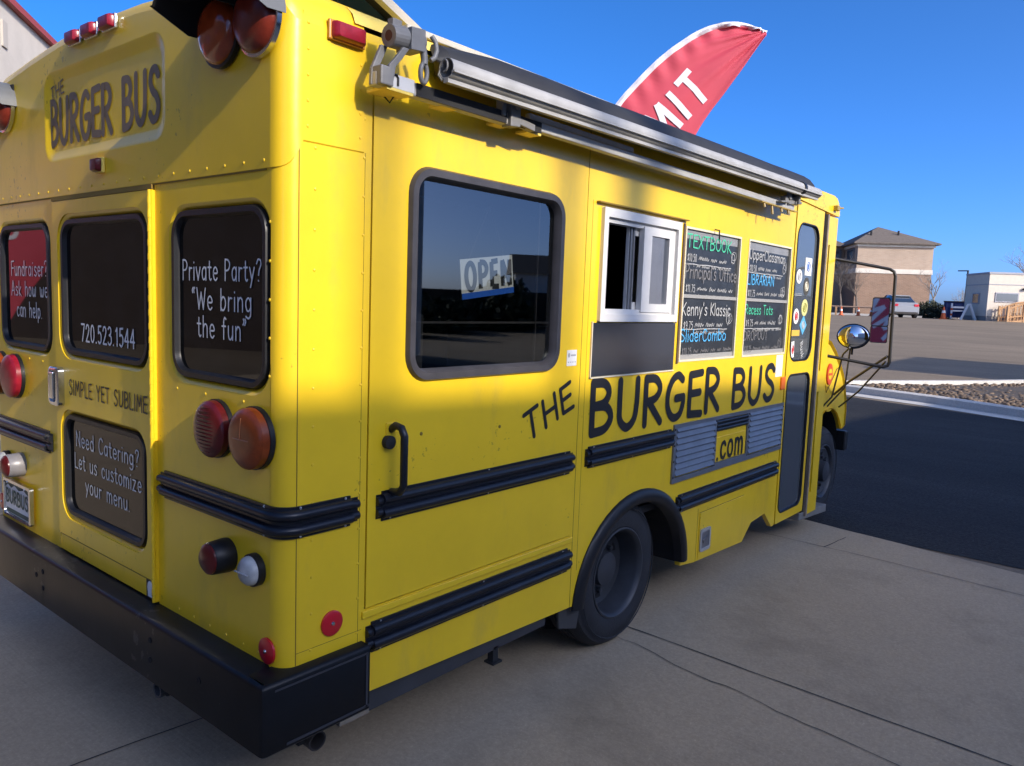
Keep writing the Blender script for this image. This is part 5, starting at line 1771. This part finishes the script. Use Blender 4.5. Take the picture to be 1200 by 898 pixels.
wheel(1.945, .030, -1, .372, .23, .125)
wheel(1.945, .30, -1, .372, .22, .05)
wheel(1.945, BW - .03, 1, .372, .23, .125)
wheel(5.27, .135, -1, .372, .22, .03)
wheel(5.27, BW - .135, 1, .372, .22, .03)

# --- underbody
w = MB()
w.box(.10, 4.6, .50, .62, .36, .50).box(.10, 4.6, 1.73, 1.85, .36, .50)
w.box(1.80, 2.08, .3, 2.05, .30, .44)
w.box(.12, 1.42, .20, 2.15, .44, .58).box(2.68, 4.4, .12, 2.2, .36, .58)
w.build("chassis", DARK, bus)
w = MB().box(.30, 1.345, .030, .085, .288, .385); w.build("side_beam", mat("dark_grey_beam", (.035, .037, .042), rough=.6, var=.2, scale=6), bus, bevel=.003)
w = MB().box(1.005, 1.035, .03, .06, .238, .30).box(.995, 1.05, .02, .07, .230, .238); w.build("step_bracket", DARK, bus)
w = MB().add([(1.42, .02, .375), (1.60, .02, .345), (1.585, .03, .20), (1.45, .03, .24), (1.42, .03, .375), (1.60, .03, .345), (1.585, .04, .20), (1.45, .04, .24)], [(0, 1, 2, 3), (4, 7, 6, 5), (0, 4, 5, 1), (1, 5, 6, 2), (2, 6, 7, 3), (3, 7, 4, 0)]); w.build("mud_flap", mat("grey_mudflap", (.045, .045, .047), rough=.7), bus)
w = MB().lathe((.195, .30, .252), (-.02, -1, -.06), [(0, .033), (.225, .033), (.225, .028), (.06, .028)], 20); w.build("exhaust_pipe", mat("rusty_pipe", (.05, .045, .045), rough=.6, metal=.4), bus, smooth=40)
w = MB().box(.135, .165, .10, .16, .235, .36); w.build("pipe_hanger", DARK, bus)
w = MB().box(.22, .34, .00, .06, .305, .33); w.build("lower_clip", CHROME, bus)
w = MB().box(-.06, .10, .575, .635, .30, .40); hh = w.build("tow_tube", DARK, bus, bevel=.006)
w = MB().lathe((-.058, .605, .322), (-1, 0, 0), [(0, .026), (.02, .028), (.02, .02), (-.03, .018)], 16); w.build("tow_eye", RIM, hh)

# --- rear bumper: a folded black channel with returns
w = MB()
def bp(ins):
    return [(.302, -.045 + ins), (-.075, -.045 + ins), (-.088 + ins * .6, -.040 + ins), (-.092 + ins, -.030 + ins), (-.092 + ins, .6), (-.092 + ins, 1.175), (-.092 + ins, 1.75), (-.092 + ins, BW + .030 - ins), (-.088 + ins * .6, BW + .040 - ins), (-.075, BW + .045 - ins), (.302, BW + .045 - ins)]
w.loft([[(a, b, .348) for a, b in bp(.055)], [(a, b, .348) for a, b in bp(.006)], [(a, b, .354) for a, b in bp(0)], [(a, b, .552) for a, b in bp(0)], [(a, b, .562) for a, b in bp(.006)], [(a, b, .566) for a, b in bp(.014)], [(a, b, .568) for a, b in bp(.095)]], closed=False)
w.add([(.302, -.045, .354), (.302, -.045, .556), (.302, -.001, .558), (.302, .03, .354)], [(0, 1, 2, 3)])
bo = w.build("rear_bumper", BUMP, bus, smooth=35)
w = MB()
for y, z in ((.62, .50), (.62, .43), (1.55, .50), (1.55, .43), (.30, .47), (1.62, .47)):
    w.lathe((-.0925, y, z), (-1, 0, 0), [(0, .011), (.002, .010)], 10)
w.build("bolt_holes", HOODIN, bo)
w = MB().box(-.01, .30, -.0475, -.046, .362, .370).box(.285, .293, -.0475, -.046, .362, .545).box(-.05, .29, -.0475, -.046, .540, .546); w.build("bumper_edge", mat("worn_bumper_edge", (.035, .037, .045), rough=.5), bo)

# --- entry door at the front
ED = MB().plate(rect(3.882, 4.402, .232, 2.40), [rr(3.918, 4.325, 1.345, 2.262, .10, 6), rr(3.915, 4.345, .300, 1.248, .07, 6)], fs, -.004, .03).build("entry_door", YELLOW, bus, bevel=.003)
for (a0, a1, b0, b1, r) in ((3.918, 4.325, 1.345, 2.262, .10), (3.915, 4.345, .300, 1.248, .07)):
    w = MB(); rubber_frame(w, lambda a, b, d: fs(a, b, d - .004), a0 - .008, a1 + .008, b0 - .008, b1 + .008, r + .008, .014, .004, .014, 6)
    w.build("door_seal", BLACK, ED, smooth=50)
    w = MB().add([fs(a, b, .008) for a, b in rr(a0, a1, b0, b1, r, 6)], [list(range(28))]); dg = w.build("door_glass", DOORGLASS, ED, fix=False)
    if dg.data.polygons[0].normal.y > 0:
        dg.data.flip_normals()
    if b0 > 1:
        glass_up = dg
# stickers on the upper glass
def sticker(x, z, rx, rz, m_, ink=None, square=False, rot=0):
    if square:
        w = MB().obox((x, .0065, z), (cos(rot), 0, sin(rot)), (-sin(rot), 0, cos(rot)), (0, 1, 0), rx, rz, .0006)
    else:
        w = MB().lathe((x, .0075, z), (0, -1, 0), [(0, 1), (.0012, 1)], 24)
        w.v = [(x + (p[0] - x) * rx, p[1], z + (p[2] - z) * rz) for p in w.v]
    s_ = w.build("sticker", m_, glass_up)
    if ink:
        w = MB().tube([(x + rx * .5 * cos(a), .0058, z + rz * .5 * sin(a)) for a in [2 * pi * i / 14 for i in range(14)]], .004, 4, close=True)
        w.obox((x, .0058, z), (1, 0, .2), (-.2, 0, 1), (0, 1, 0), rx * .22, rz * .3, .0006)
        w.build("sticker_print", ink, s_)


STB = mat("sticker_blue", (.05, .14, .42), rough=.5)
sticker(4.185, 1.985, .062, .060, PAPER, STB, True)
sticker(4.025, 1.912, .052, .048, PAPER, GREYP)
sticker(4.175, 1.850, .055, .062, mat("sticker_dark_ring", (.06, .055, .04), rough=.5), CREAM)
sticker(4.170, 1.705, .060, .058, mat("sticker_pale_yellow", (.62, .58, .22), rough=.5), mat("sticker_olive", (.3, .3, .06), rough=.5))
sticker(4.022, 1.645, .050, .052, PAPER, REFL)
sticker(4.165, 1.585, .048, .048, mat("sticker_light_blue", (.10, .38, .62), rough=.5), WHITEC, True, pi / 4)
sticker(4.030, 1.532, .075, .020, mat("sticker_orange", (.66, .42, .06), rough=.5), None, True)
sticker(4.000, 1.420, .026, .055, PAPER, REFL, True, .1)
w = MB(); text_mesh(w, "Busk", (4.13, .0062, 1.46), (.35, 0, -1), (1, 0, .35), (0, -1, 0), .05, .11, .14); w.build("sticker", WHITEC, glass_up, fix=False)
w = MB().box(3.93, 4.09, .0055, .0068, 1.785, 1.789).box(3.93, 4.09, .0055, .0068, 1.797, 1.799); w.build("sticker_line", WHITEC, glass_up)
# folded second leaf: dark gap, alloy track and yellow post with slim glass
w = MB().box(4.404, 4.446, .004, .03, .20, 2.385).build("door_gap", BLACK, ED)
w = MB().box(4.448, 4.474, -.018, .02, .18, 2.37).build("door_track", mat("dull_brown_alloy", (.30, .24, .18), rough=.5, metal=.4, var=.2, scale=12), bus, bevel=.003)
w = MB().plate(rect(4.476, 4.675, .19, 2.36), [rect(4.505, 4.535, 1.25, 2.16), rect(4.505, 4.540, .35, 1.10)], fs, -.012, .03).build("front_post", YELLOW, bus, bevel=.006)
w = MB().box(4.50, 4.54, .006, .012, 1.24, 2.17).box(4.50, 4.545, .006, .012, .34, 1.11).build("slim_glass", mat("brown_slim_glass", (.10, .06, .02), rough=.2), bus)
w = MB()
w.plate([(3.878, 2.405), (4.690, 2.372), (4.692, 2.40), (4.680, 2.435), (4.655, 2.470), (4.62, 2.495), (4.55, 2.508), (3.878, 2.508)], [], fs, -.014, .03)
w.build("front_cap", YELLOW, bus, bevel=.006)
w = MB().box(4.545, 4.60, -.045, -.014, 2.405, 2.440).tube([(4.60, -.03, 2.425), (4.65, -.05, 2.43)], .008, 6).build("front_marker", mat("tarnished_lamp", (.35, .24, .05), rough=.4), bus, bevel=.004)
# boarding step
w = MB()
w.add([(4.36, .0, .16), (4.92, -.015, .13), (4.92, .25, .13), (4.36, .25, .16), (4.36, .0, .215), (4.92, -.015, .19), (4.92, .25, .19), (4.36, .25, .215)], [(0, 1, 2, 3), (7, 6, 5, 4), (0, 4, 5, 1), (1, 5, 6, 2), (2, 6, 7, 3), (3, 7, 4, 0)])
w.build("boarding_step", mat("grey_step_metal", (.17, .165, .155), rough=.6, var=.2, scale=10, dirt=.5, dscale=10), bus, bevel=.006)

# --- bonnet and front wing
pr = [(4.66, 1.54), (5.15, 1.45), (5.30, 1.365), (5.435, 1.265), (5.54, 1.165), (5.61, 1.065), (5.665, .94), (5.685, .84), (5.68, .72), (5.62, .70)]
pr += arc2(5.24, .40, .425, .505, 36, 150, 14) + [(4.80, .52), (4.66, .50)]
w = MB()
w.loft([[(4.80 + (x - 4.80) * .985, .165, z - .03 if z > .9 else z) for x, z in pr], [(x, .125, z - .008 if z > .9 else z) for x, z in pr], [(x, .115, z) for x, z in pr], [(x, BW - .115, z) for x, z in pr]], True, False, True)
w.plate([(4.80 + (x - 4.80) * .985, z - .03 if z > .9 else z) for x, z in pr], [], lambda a, b, d: (a, .165 + d, b), -.04, -.035)
hood = w.build("bonnet", YELLOW, bus, smooth=35)
w = MB().tube([(5.02, .118, 1.20), (5.12, .116, 1.04), (5.35, .116, 1.22), (5.46, .118, 1.24)], .004, 5); w.build("bonnet_seam", SEAM, hood)
w = MB().loft([[(x, y, z) for x, z in arc2(5.24, .40, .413, .492, 25, 165, 14)] for y in (.150, .7)], closed=False); w.build("front_wheel_well", DARK, bus, fix=False)
w = MB().lathe((5.17, .122, 1.185), (0, -1, 0), [(0, .075), (.010, .074)], 24); w.v = [(5.17 + (p[0] - 5.17) * .85, p[1], 1.185 + (p[2] - 1.185) * 1.15) for p in w.v]
bd = w.build("round_badge", mat("badge_red_orange", (.55, .06, .02), rough=.4), hood)
w = MB().lathe((5.17, .114, 1.185), (0, -1, 0), [(0, .045), (.004, .044)], 20); w.build("badge_centre", YELLOW, bd)
w = MB().box(5.13, 5.21, .108, .111, 1.175, 1.195); w.build("badge_bar", mat("badge_red_orange", (.55, .06, .02)), bd)
w = MB().loft([[(5.66, y, .50), (5.73, y, .50), (5.75, y, .53), (5.75, y, .64), (5.73, y, .67), (5.66, y, .67)] for y in (.10, .12, BW - .12, BW - .10)], True, True, True); w.build("front_bumper", BLACK, bus, bevel=.01)

# --- near-side mirrors on tubular bracket
MK = mat("mirror_silver", (.85, .86, .88), rough=.02, metal=1.0)
w = MB()
arm = [(4.67, .06, 2.085), (4.90, -.20, 2.035), (4.94, -.325, 2.010), (4.95, -.352, 1.992), (4.955, -.362, 1.96), (4.955, -.366, 1.70), (4.955, -.372, 1.36), (4.955, -.372, 1.325), (4.953, -.362, 1.300), (4.94, -.335, 1.290), (4.72, .118, 1.37)]
w.tube(arm, .0115, 8)
mb_ = w.build("mirror_bracket", mat("black_tube_paint", (.018, .016, .015), rough=.5), bus, smooth=60)
w = MB().tube([(4.95, -.355, 1.37), (5.20, -.02, 1.13), (5.33, .12, 1.01)], .010, 8).tube([(4.95, -.345, 1.33), (5.30, -.08, 1.06), (5.42, .1, .90)], .007, 8)
w.tube([(4.90, -.10, 1.42), (4.98, -.03, 1.36), (5.02, .04, 1.02), (5.04, .12, .92)], .007, 8).tube([(4.95, -.09, 1.42), (5.06, -.04, 1.10), (5.12, .10, .93)], .007, 8)
w.build("mirror_stay", mat("grey_stay_tube", (.08, .078, .076), rough=.5), mb_, smooth=60)
nx = Vector((-.955, -.27, .02)).normalized(); ux = Vector((nx.y, -nx.x, 0)).normalized(); vx = nx.cross(ux)
if vx.z < 0:
    vx = -vx


def mirror_head(c, hu, hv, name):
    c = Vector(c)
    ring = lambda k, d: [c + nx * d + ux * a * k + vx * b * k for a, b in rr(-hu, hu, -hv, hv, min(hu, hv) * .25, 4)]
    t_ = MB().loft([ring(.85, -.035), ring(1, -.02), ring(1, .010), ring(.94, .012), ring(.92, .006)], True, True, False).build(name, BLACK, bus, smooth=40)
    f_ = MB().add(ring(.93, .0065), [list(range(20))]).build("mirror_glass", MK, t_, fix=False)
    return t_


mirror_head((4.945, -.284, 1.695), .060, .108, "flat_mirror")
mirror_head((4.945, -.284, 1.530), .060, .064, "lower_mirror")
c = Vector((4.95, -.104, 1.505))
loops, shell = [], []
for k in range(9):
    th = pi / 2 * k / 8
    loops.append([c + nx * .045 * cos(th) + ux * .112 * max(sin(th), .02) * cos(2 * pi * i / 32) + vx * .090 * max(sin(th), .02) * sin(2 * pi * i / 32) for i in range(32)])
cm = MB().loft([[c + nx * d + ux * (.118 * k) * cos(2 * pi * i / 32) + vx * (.096 * k) * sin(2 * pi * i / 32) for i in range(32)] for k, d in ((.6, -.05), (.95, -.02), (1, .0), (.97, .006), (.94, .004))], True, True, False).build("convex_mirror", BLACK, bus, smooth=50)
MB().loft(loops, True, True, False).build("mirror_glass", MK, cm, smooth=80)
MB().tube([c - nx * .03 - vx * .08, c - nx * .02 - vx * .14], .008, 6).build("stem", BLACK, cm)

# --- awning along the roof edge
VINYL = mat("black_awning_vinyl", (.020, .020, .021), rough=.6, var=.25, scale=4, bump=.12, bscale=14)
ax0, ax1 = .56, 3.86
w = MB()
P_ = []
for s in range(13):
    t_ = s / 12; x = ax0 + (ax1 - ax0) * t_; dz = .034 * t_ + .004 * noise.noise((x * 4, 2, 0)); k = 1.0 if s else .72
    prof = [(.03, 2.526), (.008, 2.525), (-.035, 2.512), (-.075, 2.486), (-.105, 2.450), (-.120, 2.412), (-.115, 2.382), (-.085, 2.366), (-.040, 2.372), (-.004, 2.385)]
    P_.append([(x, (-.02 + (y + .02) * k), 2.44 + (z - 2.44) * k + dz) for y, z in prof])
w.loft(P_, closed=False)
w.loft([[(ax0 - .05, -.05, 2.435 + i * .0001) for i in range(10)], P_[0]], closed=False)
w.add(P_[-1], [list(range(10))])
aw = w.build("awning_roll", VINYL, bus, smooth=50)
w = MB().box(.455, 3.95, .010, .040, 2.515, 2.536); w.v = [(x, y, z + .022 * (x - .46) / 3.4) for x, y, z in w.v]
w.build("roof_rail", mat("pale_roof_rail", (.50, .46, .38), rough=.5, var=.1, scale=10), bus, bevel=.003)
# hollow alloy front tube
tube0, tube1 = Vector((.455, -.165, 2.374)), Vector((3.745, -.165, 2.414))
d = (tube1 - tube0).normalized()
w = MB().lathe(tube0, d, [(.06, .026), (.0, .029), (.0, .0315), ((tube1 - tube0).length, .0315), ((tube1 - tube0).length, .02)], 24)
w.obox((tube0 + tube1) / 2 + Vector((0, .0, -.034)), d, (0, 1, 0), (0, 0, 1), (tube1 - tube0).length / 2, .010, .008)
w.obox((tube0 + tube1) / 2 + Vector((0, -.030, -.012)), d, (0, 1, 0), (0, 0, 1), (tube1 - tube0).length / 2, .006, .003)
ft = w.build("awning_front_tube", ALU, bus, smooth=40)
w = MB().tube([tube0 + Vector((-.006, .012 * cos(a), .006 + .017 * sin(a))) for a in [i * .42 for i in range(13)]], .0035, 6).tube([tube0 + Vector((-.004, .02, .0)), tube0 + Vector((-.008, .024, -.02)), tube0 + Vector((-.006, .01, -.036))], .004, 6); w.build("tube_end_cap", GREYCAST, ft, smooth=60)
w = MB().lathe(tube1 - d * .30, d, [(0, .037), (.035, .037)], 20); w.build("tube_strap", BLACK, ft)
w = MB().tube([tube1 - d * .285 + Vector((0, .0, -.03)), tube1 - d * .30 + Vector((-.05, .06, -.065))], .012, 6); w.build("strap_tail", BLACK, ft)
# folded arms against the wall
w = MB()
w.obox((.535, -.088, 2.305), (1, 0, .0), (0, 1, 0), (0, 0, 1), .300, .018, .020)
w.obox((2.28, -.088, 2.308), (1, 0, -.002), (0, 1, 0), (0, 0, 1), 1.27, .016, .016)
w.obox((1.33, -.070, 2.345), (1, 0, -.002), (0, 1, 0), (0, 0, 1), .36, .012, .011)
arms = w.build("awning_arm", ALU, bus, bevel=.004)
w = MB().obox((.60, -.107, 2.305), (1, 0, 0), (0, 1, 0), (0, 0, 1), .21, .003, .019); w.obox((.92, -.107, 2.306), (1, 0, 0), (0, 1, 0), (0, 0, 1), .085, .003, .019); w.build("arm_insert", DARK, arms)
w = MB().obox((.31, -.108, 2.308), (1, 0, 0), (0, 1, 0), (0, 0, 1), .068, .004, .020); w.build("arm_block", WHITEF, arms, bevel=.002)
w = MB().tube([(.282, -.1135, 2.296), (.282, -.1135, 2.318), (.288, -.1135, 2.325), (.304, -.1135, 2.325), (.310, -.1135, 2.318), (.310, -.1135, 2.296)], .004, 6); w.build("arm_mark", BLACK, arms)
for c_, hx, hy in (((.545, -.065, 2.288), .035, .028), ((.83, -.06, 2.290), .035, .03), ((.985, -.065, 2.287), .04, .028), ((.318, -.07, 2.283), .052, .045)):
    MB().obox(c_, (1, 0, 0), (0, 1, 0), (0, 0, 1), hx, hy, .004).build("arm_shelf", YEDGE, arms)
w = MB().tube([(.325, -.03, 2.285), (.335, -.05, 2.262), (.345, -.06, 2.285)], .003, 5); w.build("ring_hook", DARK, arms)
w = MB().obox((.845, -.10, 2.325), (1, 0, .1), (0, 1, 0), (0, 0, 1), .026, .022, .045).obox((.905, -.105, 2.300), (1, 0, -.1), (0, 1, 0), (0, 0, 1), .05, .016, .012).lathe((.845, -.125, 2.35), (0, -1, 0), [(0, .016), (.012, .014)], 12).obox((.79, -.10, 2.335), (1, 0, .1), (0, 1, 0), (0, 0, 1), .010, .016, .028)
w.build("arm_elbow", GREYCAST, arms, bevel=.003)
# rear end bracket with crank eye
w = MB()
w.lathe((.278, -.105, 2.432), (1, 0, .09), [(0, .016), (0, .032), (.055, .034), (.057, .030), (.06, .030), (.062, .033), (.115, .033), (.12, .026), (.13, .026)], 22)
w.obox((.365, -.105, 2.438), (1, 0, .08), (0, 1, 0), (0, 0, 1), .028, .034, .032)
w.obox((.298, -.108, 2.470), (1, 0, 0), (0, 1, 0), (0, 0, 1), .018, .012, .010)
eb = w.build("awning_end_bracket", GREYCAST, bus, bevel=.003)
w = MB().lathe((.2775, -.105, 2.432), (1, 0, .09), [(0, .0155), (.02, .014)], 16); w.build("shaft_hole", mat("rusty_shaft", (.09, .03, .015), rough=.8), eb)
for pts in ([(.285, -.075, 2.410), (.262, -.078, 2.365), (.246, -.08, 2.335), (.244, -.08, 2.288)], [(.325, -.125, 2.405), (.300, -.122, 2.370), (.278, -.12, 2.345), (.272, -.118, 2.300)]):
    w = MB()
    sec = []
    for p in pts:
        sec.append([(p[0] - .012, p[1] - .006, p[2]), (p[0] + .012, p[1] - .006, p[2]), (p[0] + .012, p[1] + .006, p[2]), (p[0] - .012, p[1] + .006, p[2])])
    w.loft(sec, True, True, True); w.build("bracket_leg", GREYCAST, eb, bevel=.002)
w = MB().box(.236, .284, -.125, -.072, 2.286, 2.340); w.build("bracket_foot", GREYCAST, eb, bevel=.004)
w = MB().tube([(.392, -.128, 2.425), (.398, -.130, 2.390), (.396, -.130, 2.375)], .011, 8).tube([(.396 + .013 * cos(a), -.130, 2.350 + .028 * sin(a)) for a in [2 * pi * i / 16 for i in range(16)]], .0075, 8, close=True)
w.build("crank_eye", GREYCAST, eb, smooth=60)
w = MB().tube([(.425, -.13, 2.465), (.437, -.136, 2.448), (.440, -.138, 2.425), (.432, -.138, 2.402), (.420, -.134, 2.392)], .008, 8); w.build("end_hook", GREYCAST, eb, smooth=60)
# front bracket cluster
w = MB()
for (x, y, z, a, b, c_) in ((3.46, -.10, 2.345, .045, .02, .028), (3.37, -.11, 2.335, .03, .016, .02), (3.55, -.10, 2.335, .05, .03, .008), (3.30, -.10, 2.315, .05, .04, .005), (3.52, -.13, 2.375, .014, .014, .045)):
    w.obox((x, y, z), (1, 0, .1), (0, 1, 0), (-.1, 0, 1), a, b, c_)
w.lathe((3.40, -.115, 2.36), (0, -1, 0), [(0, .026), (.02, .024)], 14)
fb = w.build("awning_end_bracket", GREYCAST, bus, bevel=.003)
w = MB()
for x in (3.10, 3.22, 3.36, 3.47):
    w.tube([(x, -.09, 2.30), (x, -.10, 2.262 if x != 3.22 else 2.235)], .007, 6)
w.box(3.05, 3.60, -.105, -.085, 2.286, 2.292)
w.build("bracket_pin", mat("tarnished_brass", (.35, .25, .08), rough=.5), fb)

# --- tilted skylight lid on the roof
lp = [Vector((.655, .14, 2.572)), Vector((.655, .90, 2.665)), Vector((.115, .90, 2.875)), Vector((.115, .14, 2.782))]
fx = (lp[1] - lp[0]).normalized(); fy = (lp[3] - lp[0]).normalized(); fn = fx.cross(fy)
w = MB()
def lid(i, d):
    return [lp[0] + fx * i + fy * i + fn * d, lp[1] - fx * i + fy * i + fn * d, lp[2] - fx * i - fy * i + fn * d, lp[3] + fx * i - fy * i + fn * d]
w.loft([lid(0, -.012), lid(0, .016), lid(.035, .016), lid(.035, -.012), lid(0, -.012)])
sk = w.build("roof_hatch", mat("white_hatch_frame", (.42, .39, .34), rough=.5, var=.1, scale=8), bus, bevel=.003)
w = MB().loft([lid(.035, -.012), lid(.035, .010), lid(.075, .010), lid(.075, -.012), lid(.035, -.012)]); w.build("hatch_gasket", BLACK, sk)
w = MB().add(lid(.07, .0), [(0, 1, 2, 3)]); w.build("hatch_glass", glass_mat("blue_tinted_acrylic", (.06, .16, .34), .10), sk, fix=False)
w = MB().tube([(.30, .30, 2.59), (.22, .26, 2.745)], .006, 6); w.build("hatch_prop", ALU, sk)

# ------------------------------------------------------------------ sign hung behind the side window
SB = mat("sign_white_card", (.60, .63, .62), rough=.6)
ang_ = radians(7)
t = thing("open_sign", (.945, .075, 1.770), "white card sign reading OPEN with blue lower band, hung behind the side window", "sign")
U_, V_ = Vector((cos(ang_), 0, sin(ang_))), Vector((-sin(ang_), 0, cos(ang_)))
w = MB().obox((0, 0, 0), U_, V_, (0, 1, 0), .148, .072, .002); sc_ = w.build("card", SB, t)
w = MB().obox(V_ * -.063 + Vector((0, -.003, 0)), U_, V_, (0, 1, 0), .148, .011, .001); w.build("blue_band", mat("sign_blue", (.02, .12, .55), rough=.5), t)
w = MB()
text_mesh(w, "OPEN", U_ * -.122 + V_ * -.042 + Vector((0, -.0025, 0)), U_, V_, (0, -1, 0), .098, .252, .21, .30, flat=True)
w.build("lettering", mat("sign_black", (.02, .022, .025), rough=.6), t, fix=False)
w = MB().tube([U_ * -.10 + V_ * .07, Vector((0, 0, .26)), U_ * .10 + V_ * .07], .002, 5); w.build("hanging_cord", DARK, t)
